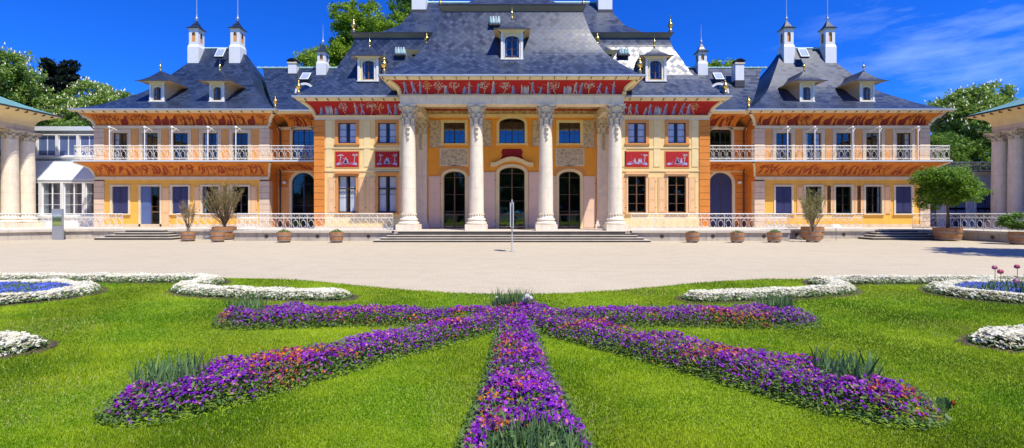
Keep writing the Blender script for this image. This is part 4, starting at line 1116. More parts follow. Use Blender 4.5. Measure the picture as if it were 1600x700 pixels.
# coping and wall face of the terrace, with round vent holes
b = MB()
for a, c in zip(TL[:-1], TL[1:]):
    if abs(a[0]) < 7.39 and abs(c[0]) < 7.39: continue
    d = Vector((c[0]-a[0], c[1]-a[1], 0)); L = d.length; d.normalize(); n = Vector((d.y, -d.x, 0))
    p = [Vector((a[0], a[1], 0)), Vector((c[0], c[1], 0))]
    def q(v, o, z): w = v+n*o; return (w.x, w.y, z)
    for o0, o1, z0, z1 in ((.02, .12, T-.13, T+.006),):
        b.face([q(p[0], o1, z0), q(p[1], o1, z0), q(p[1], o1, z1), q(p[0], o1, z1)], 'step_stone')
        b.face([q(p[0], -.2, z1), q(p[1], -.2, z1), q(p[1], o1, z1), q(p[0], o1, z1)], 'step_stone')
        b.face([q(p[0], 0, z0), q(p[1], 0, z0), q(p[1], o1, z0), q(p[0], o1, z0)], 'step_stone')
    k = 1.2
    while k < L-.5 and L > 4:
        w = p[0]+d*k; b.face([q(w-d*.004, .004, .02), q(w+d*.004, .004, .02), q(w+d*.004, .004, T-.14), q(w-d*.004, .004, T-.14)], 'groove'); k += 1.2
    k = 2.0
    while k < L-1 and L > 4:
        w = p[0]+d*k; ring = [(math.cos(t*PI/6)*.13, math.sin(t*PI/6)*.13) for t in range(12)]
        b.face([q(w+d*u, .006, .28+v) for u, v in ring], 'groove'); k += 3.2
o = b.build('terrace_coping'); tag(o, kind='structure')
def steps(name, label, segs, z_top, m='step_stone'):
    """segs: list of (x0,x1,y_front,z) blocks"""
    b = MB()
    for x0, x1, yf, yb, z in segs:
        n = 10; r = min(.9, (yb-yf)*.8)
        b.box(x0, x1, yf, yb, -.02, z-.035, 'riser_stone_shade'); b.box(x0-.04, x1+.04, yf-.06, yb, z-.033, z, 'step_stone')
    o = b.build(name); tag(o, label, 'steps', 'stone steps up to the terrace'); return o
steps('steps', 'broad grey stone steps in front of the four columns', [(-8.3+.33*k, 8.3-.33*k, 27.55+.33*k, 28.5, .13*(k+1)-.01) for k in range(4)]+[(-7.0, 7.0, 28.45, 28.54, T-.004)], T)
for s, xc, lab in ((-1, -24.7, 'short dark stone steps by the half open blue door'), (1, 26.0, 'short dark stone steps between the forked bushes and the round potted tree')):
    steps('steps', lab, [(xc-2.5+.4*k, xc+2.5-.4*k, 30.0+.33*k, 31.3, .155*(k+1)-.006) for k in range(4)], T)

# ground sheets
def sheet(name, x0, x1, y0, y1, z, m):
    b = MB(); b.face([(x0, y0, z), (x1, y0, z), (x1, y1, z), (x0, y1, z)], m); o = b.build(name); tag(o, kind='structure'); return o
sheet('ground', -600, 600, -600, 600, -.02, 'hill_green')
sheet('gravel_court', -60, 60, 2, 60, -.004, 'gravel')
edge = [(-60, 12.6), (-24, 12.55), (-14, 12.4), (-10.2, 12.25), (-8, 12.15), (-6.4, 11.95), (-5.4, 11.65), (-4.4, 11.2), (-3.4, 10.65), (-2.3, 10.12), (-1.2, 9.72), (0, 9.56), (1.2, 9.7), (2.3, 10.05), (3.4, 10.6), (4.4, 11.1), (5.4, 11.5), (6.6, 11.8), (8.2, 11.9), (13.5, 11.95), (24, 12), (60, 12)]
prism('lawn', edge+[(60, -60), (-60, -60)], -.01, .022, 'lawn', 'soil')

# ------------------------------------------------------------------ beds
SC = np.array((0.05, 7.1))
ARMS = [(R(180), 4.55), (R(225), 4.75), (R(270.6), 4.9), (R(315), 4.8), (R(0), 4.6)]
def arm_w(t, L):
    return np.interp(t, [0, .5, 2.4, L-.75, L-.35, L-.12, L], [.26, .24, .31, .46, .41, .26, .02])
def in_star(p, grow=0):
    r = np.hypot(p[:, 0]-SC[0], (p[:, 1]-SC[1]-.12)) < .62+grow
    for a, L in ARMS:
        d = p-SC; t = d[:, 0]*math.cos(a)+d[:, 1]*math.sin(a); s_ = -d[:, 0]*math.sin(a)+d[:, 1]*math.cos(a)
        r |= (t > 0) & (t < L+grow) & (np.abs(s_) < arm_w(np.maximum(t-grow, 0), L)+grow)
    return r
def star_outline(grow):
    pts = []; P0 = SC
    n = 900
    for k in range(n):
        a = 2*PI*k/n; lo = 0
        # march outwards
        d = np.array((math.cos(a), math.sin(a))); rr = np.arange(.1, 5.4, .02)
        inside = in_star(P0+rr[:, None]*d, grow); idx = np.where(~inside)[0]
    pts.append(tuple(P0+d*(rr[idx[0] if len(idx) else -1]+.03*math.sin(k*.9)+.025*math.sin(k*2.3)+.02*math.sin(k*.37))))
    return pts
def path_band(path, hw):
    P = [Vector(p) for p in smooth_profile(path, 6)]
    return np.array([(p.x, p.y) for p in P]), hw
def in_band(p, band, grow=0):
    P, hw = band; r = np.zeros(len(p), bool)
    for q0, q1 in zip(P[:-1], P[1:]):
        d = q1-q0; L2 = (d**2).sum()+1e-9; t = np.clip(((p-q0) @ d)/L2, 0, 1)
        r |= np.hypot(*(p-(q0+t[:, None]*d)).T) < hw+grow
    return r
bandL = path_band([(-20, 11.6), (-15, 11.55), (-11, 11.45), (-8.0, 11.4), (-7.25, 11.15), (-7.2, 10.7), (-7.1, 10.05), (-6.4, 9.6), (-5.2, 9.3), (-4.3, 9.15), (-3.45, 9.1)], .26)
bandR = path_band([(20, 11.3), (15, 11.25), (11, 11.2), (7.9, 11.15), (7.35, 10.9), (7.35, 10.5), (7.1, 9.95), (6.3, 9.55), (5.2, 9.25), (4.4, 9.05), (3.6, 8.95)], .26)
def ell(cx, cy, a, b_): return (cx, cy, a, b_)
def in_ell(p, e, grow=0): return ((p[:, 0]-e[0])/(e[2]+grow))**2+((p[:, 1]-e[1])/(e[3]+grow))**2 < 1
OV = [ell(-10.9, 9.35, 2.2, 1.42), ell(11.0, 9.45, 2.2, 1.35)]
WB = [ell(-7.35, 5.62, 1.55, .55), ell(7.5, 5.85, 1.6, .55)]
ALL = [lambda p, g: in_star(p, g), lambda p, g: in_band(p, bandL, g), lambda p, g: in_band(p, bandR, g)]+[(lambda p, g, e=e: in_ell(p, e, g)) for e in OV+WB]
def sample(fn, box, n):
    p = np.column_stack([rng.uniform(box[0], box[1], n), rng.uniform(box[2], box[3], n)]); return p[fn(p)]
def vnoise(p, sc_, seed=0):
    x = p*sc_; return (np.sin(x[:, 0]*1.7+seed)+np.sin(x[:, 1]*2.1+seed*2.3)+np.sin((x[:, 0]+x[:, 1])*1.3+seed*.7)+np.sin((x[:, 0]*.8-x[:, 1]*1.9)+seed))/4
def blossoms(name, p, z, size, cols, parent, centre=None, tilt=.75, mats=('petal',)):
    """each blossom: five rounded petals round a centre, facing up and slightly to the sun"""
    N = len(p); K = 10
    nrm = np.column_stack([rng.normal(.10, tilt*.5, N), rng.normal(-.35, tilt*.5, N), np.ones(N)]); nrm /= np.linalg.norm(nrm, axis=1)[:, None]
    u = np.cross(nrm, np.array((0, 1, .01))); u /= np.linalg.norm(u, axis=1)[:, None]; w = np.cross(nrm, u)
    c = np.column_stack([p, z]); rot = rng.uniform(0, 2*PI, N)
    V = np.zeros((N, K+1, 3)); V[:, 0] = c-nrm*(size*.12)[:, None]
    C = np.zeros((N, K+1, 3)); C[:, 0] = centre if centre is not None else cols*.5
    for k in range(K):
        a = rot+k*2*PI/K; rr = size*(1.0 if k % 2 == 0 else .62)*rng.uniform(.85, 1.15, N)
        V[:, k+1] = c+(u*np.cos(a)[:, None]+w*np.sin(a)[:, None])*rr[:, None]+nrm*(size*rng.uniform(-.15, .3, N))[:, None]
        C[:, k+1] = cols*rng.uniform(.75, 1.2, N)[:, None]
    base = np.arange(N)[:, None]*(K+1)
    F = np.concatenate([np.stack([base[:, 0], base[:, 0]+1+k, base[:, 0]+1+(k+1) % K], 1) for k in range(K)])
    o = np_mesh(name, V.reshape(-1, 3), F, mats, parent, np.clip(C.reshape(-1, 3), 0, 1)); o['kind'] = 'stuff'; return o
def foliage(name, p, z, size, cols, parent, tilt=1.2, mat_='leaf'):
    N = len(p)
    nrm = np.column_stack([rng.normal(0, tilt*.5, N), rng.normal(-.3, tilt*.5, N), np.ones(N)]); nrm /= np.linalg.norm(nrm, axis=1)[:, None]
    u = np.cross(nrm, rng.normal(0, 1, (N, 3))); u /= np.linalg.norm(u, axis=1)[:, None]; w = np.cross(nrm, u)
    c = np.column_stack([p, z]) if p.shape[1] == 2 else p
    s_ = size[:, None]
    V = np.stack([c-u*s_, c-w*s_*.45, c+u*s_, c+w*s_*.45], 1)
    F = np.arange(N*4).reshape(N, 4)
    o = np_mesh(name, V.reshape(-1, 3), F, (mat_,), parent, np.clip(np.repeat(cols, 4, 0), 0, 1)); o['kind'] = 'stuff'; return o
def pal(N, cols, wts):
    idx = rng.choice(len(cols), N, p=np.array(wts)/sum(wts)); return np.array(cols)[idx]*rng.uniform(.8, 1.2, (N, 1))
GREENS = [(.08, .16, .03), (.14, .24, .05), (.20, .30, .08), (.05, .10, .02)]
def edge_dist(fn, p, h=.22):
    """0 at the rim, 1 inside"""
    f = np.zeros(len(p))
    for k, g in enumerate((-.01, -.04, -.08, -.12)): f += fn(p, g)*.25
    return f
# star bed
star = tag(empty('flower_bed', (SC[0], SC[1], .02)), 'star shaped bed of purple and orange pansies spreading five arms over the lawn', 'flower bed')
so = star_outline(.06); b = MB()
for k in range(len(so)):
    a, c = so[k], so[(k+1) % len(so)]; b.face([(SC[0], SC[1], .045), (a[0], a[1], .034), (c[0], c[1], .034)], 'soil')
b.build('soil', star)
CLUMPS = [(-3.12, 4.2, .27, .20), (3.15, 4.34, .26, .20), (.14, 2.98, .31, .24), (-4.15, 7.2, .25, .16), (4.2, 7.3, .27, .16)]
def fn(p):
    r = in_star(p, .0)
    for cx, cy, a, b_ in CLUMPS: r &= ~(((p[:, 0]-cx)/a)**2+((p[:, 1]-cy)/b_)**2 < 1)
    return r
p = sample(fn, (-4.8, 4.8, 2.1, 8.0), 112000)
e = edge_dist(in_star, p); hgt = .10+.13*e+.05*vnoise(p, 4)+.03*vnoise(p, 11, 4)+rng.uniform(-.045, .03, len(p))
keep = rng.random(len(p)) < np.clip(.42+.6*e, 0, 1); p, hgt = p[keep], hgt[keep]; N = len(p)
mx = .8*vnoise(p, 1.9, 3)+.5*vnoise(p, 5.0, 8)+rng.normal(0, .32, N)
cols = pal(N, [(.20, .008, .46), (.32, .02, .64), (.09, .004, .20), (.46, .07, .68), (.24, .006, .26)], [4, 5, 2, 2, 2])
wn = mx > .42; cols[wn] = pal(wn.sum(), [(.34, .015, .05), (.48, .05, .30), (.72, .16, .02), (.82, .36, .03), (.26, .01, .18)], [3, 3, 3, 1.3, 3])
cen = np.where(rng.random((N, 1)) < .14, np.array((.75, .36, .03)), cols*.3)
blossoms('blossoms', p, hgt, rng.uniform(.010, .024, N), cols, star, cen)
p = sample(lambda q: in_star(q, .06), (-4.9, 4.9, 2.0, 8.1), 190000)
e = edge_dist(lambda q, g: in_star(q, g+.04), p); N = len(p)
foliage('leaves', p, .025+rng.random(N)*(.10+.14*e), rng.uniform(.010, .026, N), pal(N, GREENS, [2, 3, 3, 2]), star)
# white beds
def white_bed(label, fn, box, n, org, extra=None, size=(.018, .034), grp='white flower beds'):
    o = tag(empty('flower_bed', org), label, 'flower bed', grp)
    s_ = sample(lambda q: fn(q, .10), box, n//3); 
    foliage('soil', s_, np.full(len(s_), .028), np.full(len(s_), .09), pal(len(s_), [(.15, .11, .08)], [1]), o, tilt=.05)
    p = sample(lambda q: fn(q, -.01), box, n); e = edge_dist(fn, p); N = len(p)
    k = rng.random(N) < .35+.7*e; p, e = p[k], e[k]; N = len(p)
    hgt = .05+.12*e+.035*vnoise(p, 4, 2)+rng.uniform(-.02, .02, N)
    cols = pal(N, [(.88, .84, .66), (.84, .80, .68), (.88, .80, .48)], [5, 4, 1])
    if extra is not None:
        inn = extra(p); cols[inn] = pal(inn.sum(), [(.10, .16, .62), (.16, .24, .72), (.08, .10, .45)], [3, 2, 2]); hgt[inn] *= .8
    blossoms('blossoms', p, hgt, rng.uniform(*size, N), np.clip(cols, 0, .9), o)
    p = sample(lambda q: fn(q, .04), box, n); N = len(p); e = edge_dist(lambda q, g: fn(q, g+.05), p)
    foliage('leaves', p, .02+rng.random(N)*(.05+.10*e), rng.uniform(.02, .035, N), pal(N, GREENS, [2, 3, 3, 2]), o); return o
fl = lambda q, g: in_band(q, bandL, g); fr = lambda q, g: in_band(q, bandR, g)
white_bed('white flower border curling towards the left arm of the purple star', fl, (-20.4, -3, 8.7, 12), 230000, (-8, 10.5, .02), size=(.028, .046))
white_bed('white flower border curling towards the right arm of the purple star', fr, (3, 20.4, 8.6, 11.7), 230000, (8, 10.5, .02), size=(.028, .046))
for i, (e_, lab) in enumerate(zip(OV, ('oval bed of blue flowers ringed in white, at the left edge of the lawn', 'oval bed of blue flowers with pink tulips, ringed in white, at the right edge'))):
    white_bed(lab, (lambda q, g, e_=e_: in_ell(q, e_, g)), (e_[0]-2.5, e_[0]+2.5, e_[1]-1.7, e_[1]+1.7), 42000, (e_[0], e_[1], .02),
              extra=(lambda q, e_=e_: in_ell(q, e_, -.42)), size=(.026, .044), grp='oval blue and white beds')
for e_, lab in zip(WB, ('small white flower bed cut by the left edge, level with the star', 'white flower bed cut by the right edge, below the blue oval')):
    white_bed(lab, (lambda q, g, e_=e_: in_ell(q, e_, g)), (e_[0]-1.8, e_[0]+1.8, e_[1]-.8, e_[1]+.8), 9000, (e_[0], e_[1], .02), size=(.024, .042), grp='small white beds')
# iris clumps
def iris(x, y, rx, ry, n, h, label, wd=.011, blooms=None, name='iris_clump'):
    o = tag(empty(name, (x, y, .03)), label, 'plant', 'green leaf clumps in the beds')
    V = []; F = []; C = []; r = random.Random(int(abs(x*100))+n)
    for k in range(n):
        a = r.uniform(0, 2*PI); q = math.sqrt(r.random()); bx, by = x+math.cos(a)*q*rx, y+math.sin(a)*q*ry
        L_ = h*r.uniform(.6, 1.1); la = r.uniform(0, 2*PI); le = r.uniform(.02, .30)*L_; w = wd*r.uniform(.7, 1.3); fa = r.uniform(0, PI)
        dx, dy = math.cos(fa)*w, math.sin(fa)*w; c = random.choice([(.12, .22, .08), (.16, .29, .11), (.08, .16, .06), (.25, .37, .15)])
        i0 = len(V); sg = 5
        for j in range(sg+1):
            t = j/sg; cx = bx+math.cos(la)*le*t*t; cy = by+math.sin(la)*le*t*t; cz = .03+L_*(t-.12*t**3); ww = (1-t**2.2)*.95+.05
            V += [(cx-dx*ww, cy-dy*ww, cz), (cx+dx*ww, cy+dy*ww, cz)]; C += [c, c]
            if j: F.append((i0+2*j-2, i0+2*j-1, i0+2*j+1, i0+2*j))
    l = np_mesh('leaves', np.array(V), np.array(F), ('blade',), o, np.array(C))
    l['kind'] = 'stuff'
    if blooms:
        for bx, by, bz, col, sz in blooms:
            st = MB(); st.tube([(bx, by, .05), (bx+.01, by, bz)], .006, 'hill_green', 4); st.build('stalk', o)
            m = 'bl_%d' % int(col[0]*100+col[1]*10)
            if m not in M: mat(m, col, .6, .1, 6, bmp=0)
            t = MB(); 
            for k in range(6):
                a = k*PI/3; ca, sa = math.cos(a), math.sin(a)
                rows = [[(bx+ca*sz*q+sa*sz*.5*wv_*u, by+sa*sz*q-ca*sz*.5*wv_*u, bz+sz*zz) for u in (-1, 0, 1)] for q, zz, wv_ in ((.05, 0, .3), (.5, .25, 1), (.6, .9, .9), (.35+.2*(k % 2), 1.4, .1))]
                t.grid(rows, m)
            t.build('blossom', o)
    return o
iris(-3.12, 4.2, .30, .24, 190, .43, 'tall green leaf clump in the tip of the lower left purple arm')
iris(3.15, 4.34, .28, .24, 190, .44, 'tall green leaf clump in the tip of the lower right purple arm')
iris(.14, 2.98, .34, .26, 280, .36, 'big green leaf clump in the front purple arm at the bottom of the picture')
iris(-4.15, 7.2, .28, .2, 150, .42, 'low green leaf clump in the upper left purple arm')
iris(4.2, 7.3, .30, .2, 150, .44, 'low green leaf clump in the upper right purple arm')
iris(.02, 7.5, .34, .2, 230, .52, 'grey green leaf clump with one white bloom at the heart of the purple star', blooms=[(.24, 7.25, .36, (.88, .86, .76), .06), (.29, 7.28, .33, (.88, .86, .76), .055), (.20, 7.3, .31, (.88, .86, .76), .05), (-.25, 7.4, .34, (.85, .84, .76), .03)])
iris(10.3, 9.3, .8, .45, 160, .36, 'leafy clump of pink tulips in the right blue oval', blooms=[(9.75, 9.2, .5, (.80, .16, .26), .065), (9.95, 9.5, .55, (.85, .25, .36), .06), (10.15, 9.0, .4, (.62, .2, .28), .09), (10.3, 9.4, .58, (.75, .12, .22), .06), (10.0, 8.8, .24, (.75, .25, .35), .12), (10.4, 9.1, .5, (.7, .35, .45), .08), (10.6, 9.4, .55, (.62, .06, .14), .08), (9.85, 9.0, .34, (.7, .35, .45), .07)], wd=.014)
iris(-10.7, 9.5, .9, .35, 110, .2, 'sparse green leaf clump in the left blue oval', wd=.016)
iris(3.72, 3.95, .05, .05, 16, .1, 'single red flower sprig at the tip of the lower right purple arm', blooms=[(3.76, 3.93, .07, (.45, .05, .03), .024)], wd=.02, name='flower_sprig')

# grass blades
def grass():
    N = 620000
    u = rng.random(N); y = 2.9*(11.8/2.9)**(u**1.05)
    x = rng.uniform(-1, 1, N)*(y*1.16+.3); p = np.column_stack([x, y])
    ex, ey = np.array(edge).T; ok = y < np.interp(x, ex, ey)+.02
    for f in ALL: ok &= ~f(p, .03)
    p = p[ok]; N = len(p); d = p[:, 1]
    h = (.018+.0018*d)*rng.uniform(.5, 1.35, N)*(1+.35*vnoise(p, 1.3)); w = (.0016+.0006*d)*rng.uniform(.7, 1.3, N)
    a = rng.uniform(0, 2*PI, N); l = rng.uniform(0, .75, N)*h; fa = rng.uniform(0, 2*PI, N)
    dx = np.column_stack([np.cos(fa), np.sin(fa), np.zeros(N)])*w[:, None]
    base = np.column_stack([p, np.full(N, .02)]); tip = base+np.column_stack([np.cos(a)*l, np.sin(a)*l, h])
    V = np.stack([base-dx, base+dx, tip], 1).reshape(-1, 3)
    t = np.clip(.45+.55*vnoise(p, .7, 5)+.40*vnoise(p, 2.6, 9)+.25*vnoise(p, 8, 2)+rng.normal(0, .16, N), 0, 1)[:, None]
    st = (np.sin((p[:, 0]*.90+p[:, 1]*.44)*2.6+.6*np.sin(p[:, 1]))*.5+.5)[:, None]
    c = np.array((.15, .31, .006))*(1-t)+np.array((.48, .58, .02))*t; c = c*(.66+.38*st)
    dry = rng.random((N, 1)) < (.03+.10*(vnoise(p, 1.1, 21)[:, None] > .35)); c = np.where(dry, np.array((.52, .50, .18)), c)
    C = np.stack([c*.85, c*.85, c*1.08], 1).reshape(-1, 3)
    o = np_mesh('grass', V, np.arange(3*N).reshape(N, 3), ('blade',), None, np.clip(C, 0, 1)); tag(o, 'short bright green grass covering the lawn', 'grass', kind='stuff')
grass()

# ================================================================== TREES
def crown_points(blobs, n, r_):
    """points in clumps scattered over ellipsoid blobs"""
    out = []
    for (cx, cy, cz, rx, ry, rz, k) in blobs:
        m = int(n*k); nc = max(8, int(m/65))
        a = rng.uniform(0, 2*PI, nc); zz = rng.uniform(-.75, 1, nc); q = np.sqrt(1-zz**2)*rng.uniform(.7, 1.02, nc)
        cc = np.column_stack([cx+rx*q*np.cos(a), cy+ry*q*np.sin(a), cz+rz*zz*rng.uniform(.8, 1, nc)])
        idx = rng.integers(0, nc, m); sp = rng.normal(0, 1, (m, 3)); sp /= np.linalg.norm(sp, axis=1)[:, None]; sp *= (rng.random((m, 1))**.4)
        out.append(cc[idx]+sp*np.array((r_, r_, r_*.75))*rng.uniform(.6, 1.2, (nc, 1))[idx])
    return np.concatenate(out)
def tree(name, label, x, y, top, rad, leaves=9000, lsize=.16, cols=None, z0=0, crown_h=None, blossom=0, clump=.8, cat='tree', group='trees behind the palace', kind='round', parent_pot=None):
    o = tag(empty(name, (x, y, z0)), label, cat, group)
    ch = crown_h or rad*2; cz = top-ch/2
    t = MB(); r0 = max(.05, rad*.09)
    pts = [(x, y, z0), (x+r0*.3, y, z0+(cz-z0)*.5), (x, y, cz-ch*.1), (x, y, cz+ch*.25)]
    t.tube(pts, [r0*1.2, r0*.9, r0*.7, r0*.25], 'bark', 8); ro = random.Random(int(abs(x)*10)+int(top*7))
    for k in range(9):
        a = k*2.4; L_ = rad*ro.uniform(.5, .85); zb = cz-ch*.3+ch*.07*k*.6
        t.tube([(x, y, zb), (x+math.cos(a)*L_*.5, y+math.sin(a)*L_*.5, zb+ch*.10), (x+math.cos(a)*L_, y+math.sin(a)*L_, zb+ch*.28)], [r0*.45, r0*.3, r0*.1], 'bark', 5)
    t.build('trunk', o)
    blobs = []
    if kind == 'round':
        blobs.append((x, y, cz, rad*.72, rad*.72, ch*.36, .35))
        for k in range(9):
            a = k*2.399; q = rad*ro.uniform(.38, .62); zz = cz+ch*ro.uniform(-.30, .32); s_ = ro.uniform(.28, .5)
            blobs.append((x+math.cos(a)*q, y+math.sin(a)*q, zz, rad*s_, rad*s_, ch*s_*.45, .65/9))
    else:
        for k in range(9):
            f = k/8; a = k*2.4; q = rad*(1-f)*.75; blobs.append((x+math.cos(a)*q*.5, y+math.sin(a)*q*.5, top-ch+ch*f*.97, rad*(1-f*.85)*.8, rad*(1-f*.85)*.8, ch*.08, 1/9))
    P_ = crown_points(blobs, int(leaves*2.4), clump*.9); N = len(P_)
    cols = cols or [(.035, .075, .012), (.06, .12, .02), (.10, .17, .03), (.14, .21, .04)]
    C = pal(N, cols, [3, 3, 2, 1])
    nrm = rng.normal(0, 1, (N, 3)); u = np.cross(nrm, rng.normal(0, 1, (N, 3))); u /= np.linalg.norm(u, axis=1)[:, None]; w = np.cross(nrm, u); w /= np.linalg.norm(w, axis=1)[:, None]
    s_ = (lsize*rng.uniform(.6, 1.3, N))[:, None]
    s_ = s_*.78; V = np.stack([P_-u*s_, P_-w*s_*.55, P_+u*s_, P_+w*s_*.55], 1).reshape(-1, 3)
    np_mesh('crown', V, np.arange(4*N).reshape(N, 4), ('leaf',), o, np.clip(np.repeat(C, 4, 0), 0, 1))
    if blossom:
        k = rng.choice(N, blossom); Q = P_[k]; d = Q-np.array((x, y, cz)); d /= np.linalg.norm(d, axis=1)[:, None]; Q = Q+d*.25
        B = MB(); V = []; F = []
        for q in Q:
            i0 = len(V); h = .26; r = .07
            for a in range(5): V.append((q[0]+r*math.cos(a*1.257), q[1]+r*math.sin(a*1.257), q[2]))
            V.append((q[0], q[1], q[2]+h))
            for a in range(5): F.append((i0+a, i0+(a+1) % 5, i0+5))
        bo = np_mesh('blossoms', np.array(V), np.array(F), ('petal',), o, np.tile(np.array((.78, .72, .58)), (len(V), 1))); bo['kind'] = 'stuff'
    return o
LG = [(.20, .34, .02), (.30, .44, .03), (.38, .52, .06), (.10, .20, .015)]
DK = [(.09, .19, .02), (.14, .26, .03), (.20, .34, .05), (.05, .11, .015)]
CN = [(.20, .33, .04), (.30, .42, .08), (.38, .50, .14), (.12, .24, .03)]
tree('chestnut_tree', 'pale flowering chestnut rising at the extreme left edge', -52.5, 47, 18.6, 4.2, 9000, .19, CN, blossom=260)
tree('chestnut_tree', 'broad chestnut full of cream blossom above the glazed link', -49.5, 52, 17.0, 5.2, 13000, .19, CN, blossom=900)
tree('chestnut_tree', 'small round blossoming chestnut by the left roof tip', -44.6, 52, 15.8, 3.4, 8000, .19, CN, blossom=500)
tree('chestnut_tree', 'bright green tree just over the blue-green pavilion roof', -54.5, 50, 15.8, 4.5, 10000, .19, LG, blossom=60)
tree('leafy_tree', 'dark green lower tree showing through the gap beside the wing', -43.0, 47, 11.5, 3.8, 9000, .17, DK)
for tx, ty, tt in [(-88+8*k, -32-3*((k*7) % 4), 15.5+((k*5) % 7)*.5) for k in range(23)]:
    if 'bt' not in CACHE:
        CACHE['bt'] = tree('garden_tree', 'tall garden tree behind the viewer, mirrored in the palace windows', tx, ty, tt, 5.6, 7000, .36, DK, group='trees across the garden', crown_h=15.2); bx_ = (tx, ty)
    else:
        c_ = copy_tree(CACHE['bt'], None); c_.location = (tx, ty, 0); c_.rotation_euler = (0, 0, tx*.7); c_.scale = (1, 1, tt/16)
for k in range(22):  # squat unseen row, added to close bright horizon gaps in the window reflections
    c_ = copy_tree(CACHE['bt'], None); c_.location = (-84+8*k, -39, 0); c_.rotation_euler = (0, 0, k*1.3); c_.scale = (1.3, 1, .48)
tree('cedar_tree', 'small dark conifer poking above the blossoming chestnuts', -61.0, 62, 22.3, 2.5, 6500, .22, [(.012, .025, .015), (.02, .035, .018)]*2, crown_h=6, clump=.6)
tree('leafy_tree', 'bright green rounded tree lowest behind the slate roof near the small turret', -24.2, 60, 24.3, 3.6, 10000, .2, LG, crown_h=8)
tree('leafy_tree', 'tall bright green tree behind the slate roof, left part of the clump', -21.2, 62, 30.3, 3.9, 12000, .2, LG, crown_h=12)
tree('leafy_tree', 'yellow green tree between two others behind the slate roof', -17.0, 61, 29.2, 4.2, 12000, .2, LG, crown_h=13)
tree('leafy_tree', 'tallest and darkest tree behind the slate roof, reaching the picture top', -14.3, 66, 33.6, 4.4, 12000, .21, [(.10, .20, .02), (.15, .27, .025)]*2, crown_h=16)
tree('leafy_tree', 'small green treetop peeping over the ridge right of the columns', 26.2, 60, 21.6, 2.6, 5000, .2, LG)
tree('chestnut_tree', 'round blossoming chestnut beyond the right roof tip', 47.6, 48, 15.9, 4.0, 15000, .19, CN, blossom=650, crown_h=9)
tree('leafy_tree', 'dark leafy tree low behind the link building at right', 41.5, 46, 10.3, 3.8, 12000, .17, DK)
tree('leafy_tree', 'dark green tree beneath the right chestnut', 47.5, 46.5, 9.6, 3.6, 9000, .17, DK)
tree('leafy_tree', 'small piece of tree over the pale green pavilion roof', 58.5, 52, 15.7, 3.2, 5000, .2, CN)
tree('leafy_tree', 'tall court tree beyond the right edge whose shade falls on the gravel', 26.5, 15.2, 13.5, 3.6, 9000, .18, DK, crown_h=5, group='court trees')

# ================================================================== POTTED PLANTS
def tub_obj(key, r, h):
    def mk():
        b = MB(); n = 24; rows = []
        for q, (f, z) in enumerate(((.86, 0.05), (.96, h*.35), (1.0, h*.6), (1.02, h))):
            rows.append([(r*f*math.cos(k*2*PI/n)*(1 if k % 2 else .985), r*f*math.sin(k*2*PI/n)*(1 if k % 2 else .985), z) for k in range(n)])
        rows += [[(r*.93*math.cos(k*2*PI/n), r*.93*math.sin(k*2*PI/n), z) for k in range(n)] for z in (h, h-.08)]
        b.grid(rows, 'barrel', close=True, smooth=False); b.face([(r*.93*math.cos(k*2*PI/n), r*.93*math.sin(k*2*PI/n), h-.08) for k in range(n)], 'soil')
        b.face([(r*.86*math.cos(k*2*PI/n), r*.86*math.sin(k*2*PI/n), .05) for k in range(n)], 'barrel_dark')
        o = b.build('tub', None, (0, 0, 0)); f = MB()
        for z0, z1, s_ in ((.10, .16, .93), (h*.62, h*.72, 1.025)): f.lathe([(r*s_, z0), (r*(s_+.015), z0), (r*(s_+.02), z1), (r*s_, z1)], 0, 0, 'hoop', n, smooth=False)
        f.build('hoop', o, (0, 0, 0))
        g = MB()
        for k in range(3):
            a = k*2*PI/3+.5; g.box(r*.65*math.cos(a)-.06, r*.65*math.cos(a)+.06, r*.65*math.sin(a)-.06, r*.65*math.sin(a)+.06, 0, .06, 'lead')
        g.build('foot', o, (0, 0, 0)); return o
    return mk
def potted(x, y, r, h, label, plant, name='potted_plant', group='small tubs of bedding plants'):
    o = tag(empty(name, (x, y, 0)), label, 'potted plant' if name == 'potted_plant' else 'potted tree', group)
    inst(('tub', r, h), tub_obj((r, h), r, h), (x, y, 0), o)
    plant(o, x, y, h); return o
def low_plant(o, x, y, h, c=GREENS, hh=.2):
    n = 260; a = rng.uniform(0, 2*PI, n); q = np.sqrt(rng.random(n))*.3; p = np.column_stack([x+q*np.cos(a), y+q*np.sin(a)])
    l = foliage('foliage', p, h-.05+rng.random(n)*hh*(1-q/.45), rng.uniform(.03, .07, n), pal(n, c, [1, 2, 3, 1]), o, 1.6)
def low_bright(o, x, y, h): low_plant(o, x, y, h, [(.06, .14, .02), (.10, .22, .03), (.16, .30, .06), (.3, .3, .1)], .28)
def low_dry(o, x, y, h): low_plant(o, x, y, h, [(.07, .09, .03), (.12, .13, .05), (.16, .15, .07), (.10, .12, .04)], .18)
